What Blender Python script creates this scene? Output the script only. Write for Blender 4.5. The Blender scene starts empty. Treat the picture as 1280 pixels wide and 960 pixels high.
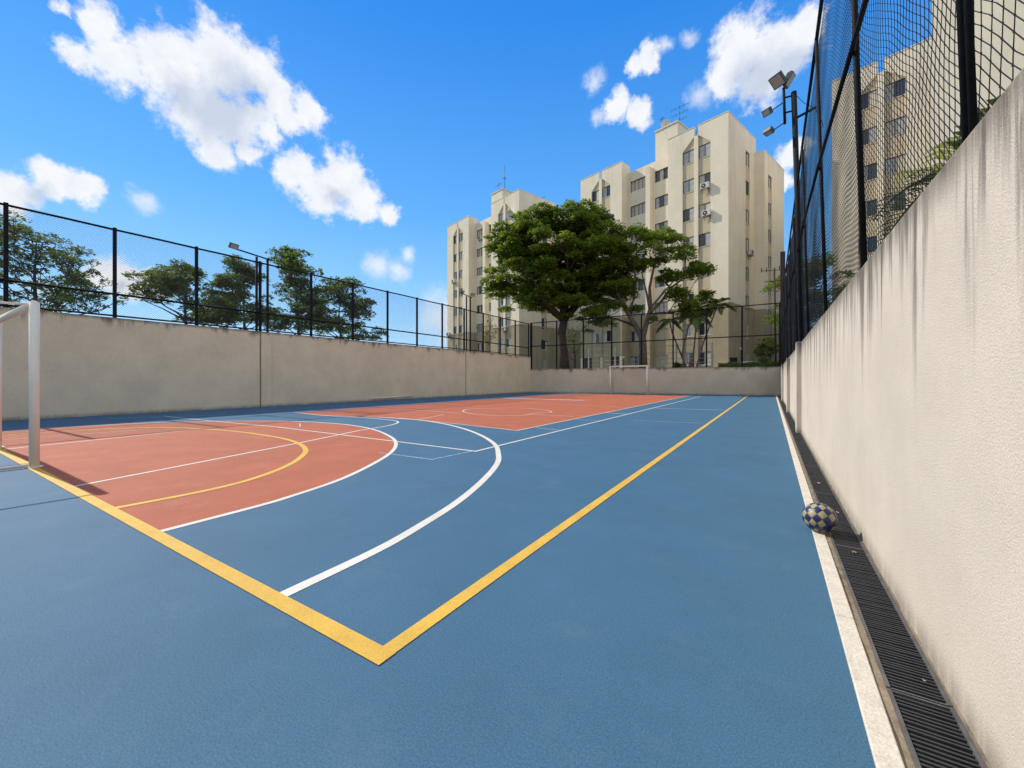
import bpy, math, random
import numpy as np
from mathutils import Vector, Matrix
random.seed(7)
rng = np.random.default_rng(7)
SC = bpy.context.scene
COL = SC.collection
R = math.radians

# ------------------------------------------------------------ camera, sun, sky
CAM_H = 1.1
YAW = R(32.4)
FPX = 510.5
cam_d = bpy.data.cameras.new('camera')
cam_d.sensor_width = 36.0
cam_d.lens = 36.0 * FPX / 1280.0
cam_d.shift_y = -6.0 / 1280.0
cam_d.clip_start = 0.05
cam_d.clip_end = 3000
cam = bpy.data.objects.new('camera', cam_d)
cam.location = (0, 0, CAM_H)
cam.rotation_euler = (R(90), 0, YAW)
COL.objects.link(cam)
SC.camera = cam

SUN_EL, SUN_PHI = R(41), R(2.2)
SUN_DIR = Vector((-math.cos(SUN_PHI) * math.cos(SUN_EL), -math.sin(SUN_PHI) * math.cos(SUN_EL), math.sin(SUN_EL)))
sun_d = bpy.data.lights.new('sun', 'SUN')
sun_d.energy = 3.6
sun_d.angle = R(0.5)
sun_d.color = (1.0, 0.94, 0.85)
sun = bpy.data.objects.new('sun', sun_d)
sun.rotation_euler = SUN_DIR.to_track_quat('Z', 'Y').to_euler()
sun.location = (-20, -10, 40)
COL.objects.link(sun)
SC.view_settings.view_transform = 'Standard'
SC.view_settings.look = 'None'
SC.view_settings.exposure = 0.28
SC.view_settings.gamma = 1.0

FV = Vector((-math.sin(YAW), math.cos(YAW), 0))
RV = Vector((math.cos(YAW), math.sin(YAW), 0))


def at(u, v, d):
    """real place seen at photo pixel (u, v) at distance d metres along the view axis"""
    return FV * d + RV * ((u - 640) / FPX * d) + Vector((0, 0, CAM_H + (474 - v) * d / FPX))


world = bpy.data.worlds.new('World')
SC.world = world
world.use_nodes = True
wn, wl = world.node_tree.nodes, world.node_tree.links
wn.clear()


def N(nodes, typ, **kw):
    n = nodes.new(typ)
    for k, v in kw.items():
        setattr(n, k, v)
    return n


w_out = N(wn, 'ShaderNodeOutputWorld')
w_bg = N(wn, 'ShaderNodeBackground')
w_bg.inputs['Strength'].default_value = 0.15
sky = N(wn, 'ShaderNodeTexSky', sky_type='NISHITA')
sky.sun_disc = False
sky.sun_elevation = SUN_EL
sky.sun_rotation = math.atan2(SUN_DIR.x, SUN_DIR.y)
sky.air_density = 1.0
sky.dust_density = 0.0
sky.ozone_density = 2.0
hs = N(wn, 'ShaderNodeHueSaturation')
hs.inputs['Saturation'].default_value = 1.2
hs.inputs['Value'].default_value = 1.25
wl.new(sky.outputs[0], hs.inputs['Color'])
tc = N(wn, 'ShaderNodeTexCoord')
# clear azure air: deepens with height, pales to the horizon
sxyz = N(wn, 'ShaderNodeSeparateXYZ')
wl.new(tc.outputs['Generated'], sxyz.inputs[0])
ramp = N(wn, 'ShaderNodeValToRGB')
wl.new(sxyz.outputs['Z'], ramp.inputs[0])
cr = ramp.color_ramp
cr.elements[0].position = 0.0
cr.elements[0].color = (0.40, 0.64, 0.93, 1)
cr.elements[1].position = 1.0
cr.elements[1].color = (0.006, 0.13, 0.60, 1)
for pos, c_ in ((0.14, (0.28, 0.58, 0.95)), (0.36, (0.10, 0.41, 0.95)), (0.66, (0.012, 0.245, 0.84))):
    e_ = cr.elements.new(pos)
    e_.color = (*c_, 1)
rs = N(wn, 'ShaderNodeVectorMath', operation='SCALE')
wl.new(ramp.outputs[0], rs.inputs[0])
rs.inputs['Scale'].default_value = 0.84 / 0.15
skymix = N(wn, 'ShaderNodeMixRGB')
skymix.inputs[0].default_value = 0.8
wl.new(hs.outputs[0], skymix.inputs[1])
wl.new(rs.outputs[0], skymix.inputs[2])


def wnoise(scale, detail, rough, vec):
    n = N(wn, 'ShaderNodeTexNoise')
    n.inputs['Scale'].default_value = scale
    n.inputs['Detail'].default_value = detail
    n.inputs['Roughness'].default_value = rough
    wl.new(vec, n.inputs['Vector'])
    return n


def warp(vec, scale, amp, detail, rough):
    n = wnoise(scale, detail, rough, vec)
    s = N(wn, 'ShaderNodeVectorMath', operation='SUBTRACT')
    wl.new(n.outputs['Color'], s.inputs[0])
    s.inputs[1].default_value = (0.5, 0.5, 0.5)
    m = N(wn, 'ShaderNodeVectorMath', operation='SCALE')
    wl.new(s.outputs[0], m.inputs[0])
    m.inputs['Scale'].default_value = amp
    a = N(wn, 'ShaderNodeVectorMath', operation='ADD')
    wl.new(vec, a.inputs[0])
    wl.new(m.outputs[0], a.inputs[1])
    return a.outputs[0]


dir0 = tc.outputs['Generated']
dirw = warp(warp(warp(dir0, 8, 0.030, 2, 0.5), 24, 0.034, 4, 0.6), 80, 0.014, 5, 0.65)


def wmath(op, a, b=None, c=None, clamp=False):
    m = N(wn, 'ShaderNodeMath', operation=op)
    m.use_clamp = clamp
    for i, x in enumerate((a, b, c)):
        if x is None:
            continue
        if isinstance(x, (int, float)):
            m.inputs[i].default_value = x
        else:
            wl.new(x, m.inputs[i])
    return m.outputs[0]


def blobs(vec, lst):
    acc = None
    for (u, v, r) in lst:
        ray = FV + RV * ((u - 640) / FPX) + Vector((0, 0, (474 - v) / FPX))
        L = ray.length
        c = ray / L
        rr = r / FPX / L ** 1.5
        dn = N(wn, 'ShaderNodeVectorMath', operation='DISTANCE')
        wl.new(vec, dn.inputs[0])
        dn.inputs[1].default_value = c
        t = wmath('MULTIPLY_ADD', dn.outputs['Value'], -1.0 / rr, 1.0)
        acc = t if acc is None else wmath('SMOOTH_MAX', acc, t, 0.3)
    return acc


CL = [(75, 5, 26), (120, 20, 42), (95, 70, 34), (150, 75, 55), (215, 85, 62), (275, 75, 66), (325, 85, 48), (250, 140, 62),
      (300, 150, 52), (345, 115, 26), (385, 142, 34), (265, 190, 34), (310, 190, 26),
      (370, 214, 36), (400, 238, 44), (430, 226, 46), (456, 254, 36), (486, 268, 20), (350, 130, 34), (332, 165, 30), (360, 150, 26),
      (10, 235, 42), (65, 225, 42), (108, 240, 32),
      (150, 345, 44), (180, 352, 30), (120, 350, 22),
      (812, 72, 24), (795, 82, 18), (775, 135, 26), (800, 142, 24),
      (930, 65, 56), (975, 62, 56), (1003, 48, 40), (905, 98, 34), (950, 105, 42), (1010, 28, 34),
      (985, 195, 26), (980, 222, 22), (1500, 300, 60), (1700, 250, 80), (-300, 200, 90), (-200, 60, 60)]
CLW = [(181, 256, 26), (472, 334, 26), (500, 338, 22), (512, 318, 14), (745, 100, 18), (860, 47, 18),
       (830, 60, 18), (60, 370, 30), (752, 147, 16), (880, 118, 26), (700, 400, 40), (560, 395, 50)]
fld = blobs(dirw, CL)
cn_ = wnoise(22, 7, 0.62, dir0)
fld = wmath('ADD', fld, wmath('MULTIPLY_ADD', cn_.outputs['Fac'], 1.5, -0.80))
dens = N(wn, 'ShaderNodeMapRange', interpolation_type='SMOOTHSTEP')
wl.new(fld, dens.inputs[0])
dens.inputs[1].default_value = 0.0
dens.inputs[2].default_value = 0.50
fw = wmath('ADD', blobs(dirw, CLW), wmath('MULTIPLY_ADD', cn_.outputs['Fac'], 1.2, -0.62))
densw = N(wn, 'ShaderNodeMapRange', interpolation_type='SMOOTHSTEP')
wl.new(fw, densw.inputs[0])
densw.inputs[1].default_value = 0.0
densw.inputs[2].default_value = 1.0
densw.inputs[4].default_value = 0.75
dsum = wmath('MAXIMUM', dens.outputs[0], densw.outputs[0])
# denser white cloud, added only outside the view for warmer fill light
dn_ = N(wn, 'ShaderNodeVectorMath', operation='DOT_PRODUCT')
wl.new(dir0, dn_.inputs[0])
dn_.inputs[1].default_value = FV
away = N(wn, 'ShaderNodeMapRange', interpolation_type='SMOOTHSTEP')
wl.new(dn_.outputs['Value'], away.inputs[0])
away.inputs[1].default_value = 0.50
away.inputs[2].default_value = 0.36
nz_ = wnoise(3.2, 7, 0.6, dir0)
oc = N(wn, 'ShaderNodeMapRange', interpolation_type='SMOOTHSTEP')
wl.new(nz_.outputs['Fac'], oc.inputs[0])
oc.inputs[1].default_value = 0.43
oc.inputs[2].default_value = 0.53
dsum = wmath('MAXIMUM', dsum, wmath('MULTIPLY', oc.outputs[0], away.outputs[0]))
# grey undersides of the thick clouds
GR = [(275, 145, 62), (300, 120, 50), (235, 120, 40), (420, 245, 22), (950, 95, 50), (985, 85, 35), (50, 245, 30), (150, 356, 14)]
gf = blobs(warp(dir0, 14, 0.07, 4, 0.6), GR)
grey = N(wn, 'ShaderNodeMapRange', interpolation_type='SMOOTHSTEP')
wl.new(gf, grey.inputs[0])
grey.inputs[1].default_value = -0.1
grey.inputs[2].default_value = 0.9
ccol = N(wn, 'ShaderNodeMixRGB')
ccol.inputs[1].default_value = (5.1, 5.25, 5.5, 1)
ccol.inputs[2].default_value = (3.3, 3.7, 4.5, 1)
pn = wnoise(30, 5, 0.6, dir0)
gsum = wmath('MULTIPLY_ADD', pn.outputs['Fac'], 1.1, -0.48)
gtot = wmath('ADD', grey.outputs[0], gsum, clamp=True)
wl.new(gtot, ccol.inputs[0])
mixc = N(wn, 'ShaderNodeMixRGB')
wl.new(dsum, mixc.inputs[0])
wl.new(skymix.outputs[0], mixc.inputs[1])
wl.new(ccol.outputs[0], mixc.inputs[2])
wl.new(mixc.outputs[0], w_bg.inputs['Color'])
wl.new(w_bg.outputs[0], w_out.inputs[0])

# ------------------------------------------------------------------ materials


def mat(name, col, rough=0.8, var=0.0, vscale=3.0, bump=0.0, bscale=60.0, spec=0.3, metal=0.0, col2=None, speck=0.0,
        sscale=400.0, trans=0.0, coord='Object', detail=5):
    m = bpy.data.materials.new(name)
    m.use_nodes = True
    nt = m.node_tree
    n, l = nt.nodes, nt.links
    b = n['Principled BSDF']
    b.inputs['Roughness'].default_value = rough
    b.inputs['Specular IOR Level'].default_value = spec
    b.inputs['Metallic'].default_value = metal
    c = list(col) + [1]
    b.inputs['Base Color'].default_value = c
    t = N(n, 'ShaderNodeTexCoord')
    src = t.outputs[coord]
    last = None
    if var > 0 or col2:
        nz = N(n, 'ShaderNodeTexNoise')
        nz.inputs['Scale'].default_value = vscale
        nz.inputs['Detail'].default_value = detail
        nz.inputs['Roughness'].default_value = 0.6
        l.new(src, nz.inputs['Vector'])
        mp = N(n, 'ShaderNodeMapRange')
        l.new(nz.outputs['Fac'], mp.inputs[0])
        mp.inputs[1].default_value = 0.3
        mp.inputs[2].default_value = 0.7
        mx = N(n, 'ShaderNodeMixRGB')
        l.new(mp.outputs[0], mx.inputs[0])
        if col2:
            mx.inputs[1].default_value = c
            mx.inputs[2].default_value = list(col2) + [1]
        else:
            mx.inputs[1].default_value = [x * (1 - var) for x in col] + [1]
            mx.inputs[2].default_value = [min(1, x * (1 + var)) for x in col] + [1]
        last = mx.outputs[0]
    if speck > 0:
        nz = N(n, 'ShaderNodeTexNoise')
        nz.inputs['Scale'].default_value = sscale
        nz.inputs['Detail'].default_value = 2
        l.new(src, nz.inputs['Vector'])
        mp = N(n, 'ShaderNodeMapRange')
        l.new(nz.outputs['Fac'], mp.inputs[0])
        mp.inputs[1].default_value = 0.3
        mp.inputs[2].default_value = 0.7
        mp.inputs[3].default_value = 1 - speck
        mp.inputs[4].default_value = 1 + speck
        vm = N(n, 'ShaderNodeVectorMath', operation='SCALE')
        if last:
            l.new(last, vm.inputs[0])
        else:
            vm.inputs[0].default_value = col
        l.new(mp.outputs[0], vm.inputs['Scale'])
        last = vm.outputs[0]
    if last:
        l.new(last, b.inputs['Base Color'])
    if bump > 0:
        nz = N(n, 'ShaderNodeTexNoise')
        nz.inputs['Scale'].default_value = bscale
        nz.inputs['Detail'].default_value = 4
        l.new(src, nz.inputs['Vector'])
        bp = N(n, 'ShaderNodeBump')
        bp.inputs['Strength'].default_value = 1.0
        bp.inputs['Distance'].default_value = bump
        l.new(nz.outputs['Fac'], bp.inputs['Height'])
        l.new(bp.outputs[0], b.inputs['Normal'])
    if trans > 0:
        tr = N(n, 'ShaderNodeBsdfTranslucent')
        if last:
            l.new(last, tr.inputs['Color'])
        else:
            tr.inputs['Color'].default_value = c
        ms = N(n, 'ShaderNodeMixShader')
        ms.inputs[0].default_value = trans
        l.new(b.outputs[0], ms.inputs[1])
        l.new(tr.outputs[0], ms.inputs[2])
        l.new(ms.outputs[0], n['Material Output'].inputs['Surface'])
    return m


def wear(m, chip, amount=0.6, lo=0.60, hi=0.68, scale=9.0, stretch=(1, 1, 1), detail=9):
    """scuffed and chipped places with a colour of their own"""
    nt = m.node_tree
    n, l = nt.nodes, nt.links
    b = n['Principled BSDF']
    src = b.inputs['Base Color'].links[0].from_socket
    g = N(n, 'ShaderNodeNewGeometry')
    v = N(n, 'ShaderNodeVectorMath', operation='MULTIPLY')
    l.new(g.outputs['Position'], v.inputs[0])
    v.inputs[1].default_value = stretch
    q = N(n, 'ShaderNodeTexNoise')
    q.inputs['Scale'].default_value = scale
    q.inputs['Detail'].default_value = detail
    q.inputs['Roughness'].default_value = 0.75
    l.new(v.outputs[0], q.inputs['Vector'])
    mp = N(n, 'ShaderNodeMapRange')
    l.new(q.outputs['Fac'], mp.inputs[0])
    mp.inputs[1].default_value = lo
    mp.inputs[2].default_value = hi
    mp.inputs[3].default_value = 0.0
    mp.inputs[4].default_value = amount
    mx = N(n, 'ShaderNodeMixRGB')
    l.new(mp.outputs[0], mx.inputs[0])
    l.new(src, mx.inputs[1])
    mx.inputs[2].default_value = list(chip) + [1]
    l.new(mx.outputs[0], b.inputs['Base Color'])


def stucco(name, col, ztop, lumps=2.0, thr=(0.40, 0.62), streak=0.75, stain=(0.10, 0.085, 0.07), depth=1.0, bump=0.004, bscale=70, axis=1, foot=0.35,
           tint=None, freq=5.0, grain=0.10):
    """painted render with rain streaks that run down from the top and dirt along the foot"""
    m = bpy.data.materials.new(name)
    m.use_nodes = True
    n, l = m.node_tree.nodes, m.node_tree.links
    b = n['Principled BSDF']
    b.inputs['Roughness'].default_value = 0.9
    b.inputs['Specular IOR Level'].default_value = 0.15
    g = N(n, 'ShaderNodeNewGeometry')
    sp = N(n, 'ShaderNodeSeparateXYZ')
    l.new(g.outputs['Position'], sp.inputs[0])

    def M(op, a, c=None, d=None, clamp=False):
        q = N(n, 'ShaderNodeMath', operation=op)
        q.use_clamp = clamp
        for i, x in enumerate((a, c, d)):
            if x is None:
                continue
            if isinstance(x, (int, float)):
                q.inputs[i].default_value = x
            else:
                l.new(x, q.inputs[i])
        return q.outputs[0]

    def noise(scale, det, vec, rough=0.55):
        q = N(n, 'ShaderNodeTexNoise')
        q.inputs['Scale'].default_value = scale
        q.inputs['Detail'].default_value = det
        q.inputs['Roughness'].default_value = rough
        l.new(vec, q.inputs['Vector'])
        return q.outputs['Fac']

    def mapr(x, a, c, d=0.0, e=1.0):
        q = N(n, 'ShaderNodeMapRange', interpolation_type='SMOOTHSTEP')
        l.new(x, q.inputs[0])
        for i, y in enumerate((a, c, d, e)):
            q.inputs[i + 1].default_value = y
        return q.outputs[0]
    vs = N(n, 'ShaderNodeVectorMath', operation='MULTIPLY')
    l.new(g.outputs['Position'], vs.inputs[0])
    vs.inputs[1].default_value = (freq, freq, freq * 0.05)
    fine = noise(1.0, 6, vs.outputs[0], 0.7)
    vs2 = N(n, 'ShaderNodeVectorMath', operation='MULTIPLY')
    l.new(g.outputs['Position'], vs2.inputs[0])
    vs2.inputs[1].default_value = (freq * 0.33, freq * 0.33, 0.02)
    reach = noise(1.0, 3, vs2.outputs[0])
    below = M('SUBTRACT', ztop, sp.outputs['Z'])
    # streak length varies along the wall
    ln = mapr(reach, 0.35, 0.7, 0.12 * depth, 1.25 * depth)
    fall = M('DIVIDE', below, ln)
    fade = mapr(fall, 0.0, 1.0, 1.0, 0.0)
    s = M('MULTIPLY', mapr(fine, thr[0], thr[1]), fade)
    top = mapr(below, 0.0, 0.10 + 0.10 * min(depth, 1.0), 0.85, 0.0)
    dark = M('MAXIMUM', s, M('MULTIPLY', top, mapr(fine, 0.25, 0.5)))
    ft = M('MULTIPLY', mapr(sp.outputs['Z'], 0.0, 0.14, foot, 0.0), mapr(fine, 0.2, 0.6))
    dark = M('MULTIPLY', M('MAXIMUM', dark, ft), streak, clamp=True)
    blot = noise(0.9, 6, g.outputs['Position'], 0.65)
    c0 = N(n, 'ShaderNodeMixRGB')
    l.new(mapr(blot, 0.3, 0.7), c0.inputs[0])
    t2 = tint or tuple(x * 0.86 for x in col)
    c0.inputs[1].default_value = list(t2) + [1]
    c0.inputs[2].default_value = list(col) + [1]
    gr = noise(bscale * 2.2, 3, g.outputs['Position'])
    sc = N(n, 'ShaderNodeVectorMath', operation='SCALE')
    l.new(c0.outputs[0], sc.inputs[0])
    l.new(mapr(gr, 0.3, 0.7, 1 - grain, 1 + grain), sc.inputs['Scale'])
    c1 = N(n, 'ShaderNodeMixRGB')
    l.new(dark, c1.inputs[0])
    l.new(sc.outputs[0], c1.inputs[1])
    c1.inputs[2].default_value = list(stain) + [1]
    l.new(c1.outputs[0], b.inputs['Base Color'])
    hb = noise(bscale, 4, g.outputs['Position'], 0.6)
    hb2 = noise(bscale * 0.12, 3, g.outputs['Position'])
    hsum = M('MULTIPLY_ADD', hb2, lumps, hb)
    bp = N(n, 'ShaderNodeBump')
    bp.inputs['Strength'].default_value = 1.0
    bp.inputs['Distance'].default_value = bump
    l.new(hsum, bp.inputs['Height'])
    l.new(bp.outputs[0], b.inputs['Normal'])
    return m


M_ = {}
M_['blue'] = mat('court_blue_paint', (0.050, 0.130, 0.207), 0.75, 0.07, 1.3, 0.0008, 260, 0.25, speck=0.26, sscale=150)
M_['red'] = mat('court_red_paint', (0.41, 0.122, 0.062), 0.78, 0.09, 1.6, 0.0012, 230, 0.2, speck=0.20, sscale=130)
M_['yellow'] = mat('line_yellow_paint', (0.66, 0.40, 0.06), 0.7, 0.10, 5, 0.0015, 150, 0.3, speck=0.12, sscale=160)
M_['white'] = mat('line_white_paint', (0.68, 0.64, 0.56), 0.7, 0.10, 4, 0.0015, 150, 0.3, speck=0.08, sscale=160)
M_['cream'] = mat('line_worn_paint', (0.62, 0.46, 0.36), 0.7, 0.12, 4, 0.0015, 150, 0.3)
M_['paleblue'] = mat('line_faded_paint', (0.34, 0.44, 0.52), 0.7, 0.15, 4, 0.0015, 150, 0.3)
M_['kerb'] = mat('kerb_concrete', (0.62, 0.56, 0.46), 0.85, 0.10, 7, 0.002, 130, 0.2, speck=0.14, sscale=120)
M_['mortar'] = mat('dirty_mortar', (0.24, 0.19, 0.13), 0.95, 0.35, 14, 0.006, 60, 0.1)
M_['iron'] = mat('galvanised_grate', (0.06, 0.06, 0.06), 0.6, 0.35, 9, 0.001, 90, 0.5, metal=0.35)
M_['ironedge'] = mat('grate_angle_iron', (0.13, 0.125, 0.118), 0.6, 0.3, 12, 0.001, 90, 0.4, metal=0.3)
M_['pit'] = mat('drain_dark', (0.025, 0.023, 0.02), 0.95, 0.3, 10)
M_['ground'] = mat('soil_and_lawn', (0.10, 0.10, 0.05), 0.95, 0.3, 0.5, 0.02, 10, 0.1, col2=(0.06, 0.10, 0.03))
M_['wallR'] = stucco('right_wall_render', (0.63, 0.55, 0.445), 1.875, 0.35, (0.40, 0.56), streak=0.92, stain=(0.10, 0.085, 0.07), depth=1.05, bump=0.0038, bscale=130, freq=11.0, foot=0.6, grain=0.17)
M_['wallL'] = stucco('left_wall_render', (0.83, 0.665, 0.435), 3.0, 2.0, (0.44, 0.56), streak=0.9, stain=(0.09, 0.075, 0.06), depth=0.40, bump=0.006, bscale=35, freq=3.2, foot=0.75)
M_['wallF'] = stucco('far_wall_render', (0.68, 0.55, 0.375), 1.95, 2.0, (0.44, 0.56), streak=0.9, stain=(0.10, 0.085, 0.07), depth=0.5, bump=0.006, bscale=30, freq=3.0, foot=0.6)
M_['black'] = mat('black_steel_paint', (0.014, 0.014, 0.015), 0.7, 0.3, 20, 0.0008, 120, 0.12)
M_['net'] = mat('black_net_cord', (0.02, 0.02, 0.022), 0.8, spec=0.2)
M_['netgrey'] = mat('coated_wire', (0.07, 0.08, 0.09), 0.7, spec=0.3)
M_['rust'] = mat('brown_steel', (0.06, 0.03, 0.022), 0.7, 0.3, 12)
M_['goal'] = mat('goal_white_paint', (0.86, 0.78, 0.61), 0.6, 0.05, 3, 0.0004, 60, 0.3)
M_['tower'] = mat('tower_cream_render', (0.84, 0.73, 0.555), 0.9, 0.05, 0.6, 0.004, 18, 0.15, speck=0.03, sscale=12)
M_['tower_tan'] = mat('tower_tan_panel', (0.60, 0.49, 0.33), 0.9, 0.07, 1.2, 0.004, 18, 0.15)
M_['tower_base'] = mat('tower_ochre_base', (0.46, 0.38, 0.25), 0.9, 0.09, 0.8, 0.004, 18, 0.15)
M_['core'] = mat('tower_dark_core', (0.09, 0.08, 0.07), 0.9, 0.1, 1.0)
M_['frame'] = mat('window_dark_frame', (0.06, 0.052, 0.045), 0.5, 0.1, 5)
M_['frame_w'] = mat('window_white_frame', (0.55, 0.53, 0.50), 0.5, 0.1, 5)
M_['glass_d'] = mat('pane_dark_glass', (0.035, 0.045, 0.06), 0.08, 0.4, 0.9, spec=0.6)
M_['glass_c'] = mat('pane_with_curtain', (0.42, 0.41, 0.38), 0.2, 0.30, 2.2, spec=0.6, detail=2)
M_['glass_s'] = mat('pane_cream_shutter', (0.56, 0.50, 0.39), 0.55, 0.08, 3, spec=0.3)
M_['ac'] = mat('ac_white_plastic', (0.62, 0.59, 0.54), 0.5, 0.1, 4)
M_['acdark'] = mat('ac_fan_black', (0.03, 0.03, 0.03), 0.6)
M_['bark'] = mat('bark_brown', (0.085, 0.06, 0.042), 0.95, 0.35, 6, 0.02, 14, 0.1)
M_['bark2'] = mat('bark_pale', (0.16, 0.125, 0.09), 0.95, 0.35, 6, 0.01, 14, 0.1)
M_['leaf1'] = mat('leaves_rain_tree', (0.10, 0.175, 0.019), 0.6, spec=0.2, col2=(0.24, 0.30, 0.03), vscale=0.55, trans=0.58, coord='Object')
M_['leaf2'] = mat('leaves_light_tree', (0.095, 0.165, 0.018), 0.6, spec=0.2, col2=(0.23, 0.28, 0.03), vscale=0.7, trans=0.58)
M_['leaf3'] = mat('leaves_dark_tree', (0.11, 0.165, 0.04), 0.65, spec=0.15, col2=(0.21, 0.26, 0.055), vscale=0.9, trans=0.5)
M_['palm'] = mat('palm_leaf', (0.07, 0.12, 0.02), 0.55, spec=0.2, col2=(0.16, 0.19, 0.03), vscale=2.0, trans=0.2)
M_['hedge'] = mat('hedge_leaf', (0.11, 0.17, 0.015), 0.65, spec=0.15, col2=(0.24, 0.27, 0.02), vscale=3.0, trans=0.2)
M_['leafy'] = mat('yellow_green_leaf', (0.20, 0.24, 0.03), 0.5, spec=0.3, col2=(0.30, 0.28, 0.05), vscale=4.0, trans=0.3)
M_['navy'] = mat('ball_navy', (0.012, 0.02, 0.095), 0.35, 0.3, 30, spec=0.5)
M_['ballc'] = mat('ball_cream', (0.33, 0.29, 0.165), 0.45, 0.2, 30, spec=0.4)
M_['seam'] = mat('ball_seam', (0.16, 0.13, 0.06), 0.7)
M_['lamp'] = mat('floodlight_glass', (0.42, 0.40, 0.35), 0.25, 0.15, 8, spec=0.6)
M_['grey'] = mat('dark_grey_metal', (0.10, 0.10, 0.10), 0.5, 0.2, 10, metal=0.3)
M_['binbody'] = mat('bin_grey_green', (0.20, 0.26, 0.25), 0.5, 0.1, 6)
M_['plainw'] = mat('plain_white', (0.72, 0.71, 0.68), 0.5, 0.06, 6)
M_['flower'] = mat('flower_magenta', (0.45, 0.05, 0.12), 0.6, 0.2, 9)
M_['paper'] = mat('paper_scrap', (0.65, 0.60, 0.5), 0.8)
M_['pinkscrap'] = mat('pink_scrap', (0.5, 0.16, 0.2), 0.8)
M_['rail'] = mat('beige_rail', (0.42, 0.38, 0.32), 0.6, 0.1, 6)

wear(M_['blue'], (0.12, 0.19, 0.25), 0.30, 0.54, 0.72, 2.2, (1, 1, 1))
wear(M_['blue'], (0.04, 0.085, 0.13), 0.40, 0.60, 0.74, 5.0, (1, 0.35, 1))
wear(M_['red'], (0.46, 0.22, 0.15), 0.40, 0.54, 0.70, 2.4, (1, 1, 1))
wear(M_['red'], (0.25, 0.09, 0.06), 0.4, 0.60, 0.74, 5.0, (0.35, 1, 1))
wear(M_['yellow'], (0.30, 0.20, 0.07), 0.6, 0.58, 0.66, 38.0)
wear(M_['white'], (0.32, 0.34, 0.34), 0.6, 0.58, 0.66, 38.0)
wear(M_['cream'], (0.38, 0.17, 0.11), 0.8, 0.48, 0.60, 22.0)
wear(M_['paleblue'], (0.08, 0.16, 0.24), 0.85, 0.46, 0.58, 16.0)
wear(M_['kerb'], (0.25, 0.20, 0.14), 0.6, 0.58, 0.68, 30.0)
wear(M_['goal'], (0.34, 0.22, 0.12), 0.7, 0.66, 0.69, 24.0)
wear(M_['tower'], (0.50, 0.40, 0.29), 0.40, 0.48, 0.72, 0.8, (1, 1, 0.12))
wear(M_['tower_base'], (0.24, 0.18, 0.11), 0.45, 0.48, 0.72, 0.8, (1, 1, 0.12))

# -------------------------------------------------------------------- helpers


def tag(o, label=None, cat=None, group=None, kind=None):
    if label:
        o['label'] = label
    if cat:
        o['category'] = cat
    if group:
        o['group'] = group
    if kind:
        o['kind'] = kind
    return o


def empty(name, loc=(0, 0, 0), rz=0.0):
    o = bpy.data.objects.new(name, None)
    o.location = loc
    o.rotation_euler = (0, 0, rz)
    o.empty_display_size = 0.2
    COL.objects.link(o)
    return o


def link(name, me, m=None, parent=None):
    if m is not None and not me.materials:
        me.materials.append(m)
    o = bpy.data.objects.new(name, me)
    COL.objects.link(o)
    if parent is not None:
        o.parent = parent
    return o


class MB:
    def __init__(s):
        s.v, s.f, s.mi = [], [], []
        s.cur = 0

    def add(s, vs, fs):
        b = len(s.v)
        s.v += [tuple(x) for x in vs]
        for f in fs:
            s.f.append(tuple(b + i for i in f))
            s.mi.append(s.cur)
        return s

    def box(s, x0, x1, y0, y1, z0, z1):
        return s.add([(x0, y0, z0), (x1, y0, z0), (x1, y1, z0), (x0, y1, z0), (x0, y0, z1), (x1, y0, z1), (x1, y1, z1), (x0, y1, z1)],
                     [(0, 3, 2, 1), (4, 5, 6, 7), (0, 1, 5, 4), (1, 2, 6, 5), (2, 3, 7, 6), (3, 0, 4, 7)])

    def prism(s, poly, y0, y1):
        """polygon of (x, z), counter-clockwise seen from -y, extruded y0..y1"""
        n = len(poly)
        vs = [(x, y0, z) for x, z in poly] + [(x, y1, z) for x, z in poly]
        fs = [tuple(range(n)), tuple(range(2 * n - 1, n - 1, -1))]
        for i in range(n):
            j = (i + 1) % n
            fs.append((i, i + n, j + n, j))
        return s.add(vs, fs)

    def tube(s, pts, rad, k=8, cap=True):
        pts = [Vector(p) for p in pts]
        n = len(pts)
        if isinstance(rad, (int, float)):
            rad = [rad] * n
        vs = []
        up = None
        for i, p in enumerate(pts):
            t = (pts[min(i + 1, n - 1)] - pts[max(i - 1, 0)])
            if t.length < 1e-9:
                t = Vector((0, 0, 1))
            t.normalize()
            if up is None:
                up = Vector((1, 0, 0)) if abs(t.z) > 0.8 else Vector((0, 0, 1))
            a = t.cross(up)
            if a.length < 1e-4:
                a = t.cross(Vector((0, 1, 0)))
            a.normalize()
            b = t.cross(a).normalized()
            up = -b if False else up
            for j in range(k):
                q = 2 * math.pi * j / k
                vs.append(p + a * (math.cos(q) * rad[i]) + b * (math.sin(q) * rad[i]))
        fs = []
        for i in range(n - 1):
            for j in range(k):
                j2 = (j + 1) % k
                fs.append((i * k + j, i * k + j2, (i + 1) * k + j2, (i + 1) * k + j))
        if cap:
            fs.append(tuple(range(k - 1, -1, -1)))
            fs.append(tuple((n - 1) * k + j for j in range(k)))
        return s.add(vs, fs)

    def mesh(s, name, smooth=False):
        me = bpy.data.meshes.new(name)
        me.from_pydata(s.v, [], s.f)
        if any(s.mi):
            me.polygons.foreach_set('material_index', s.mi)
        if smooth:
            me.polygons.foreach_set('use_smooth', [True] * len(s.f))
        me.update()
        return me

    def build(s, name, m, parent=None, smooth=False):
        me = s.mesh(name, smooth)
        ms = m if isinstance(m, (list, tuple)) else [m]
        for q in ms:
            me.materials.append(q)
        return link(name, me, None, parent)


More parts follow.
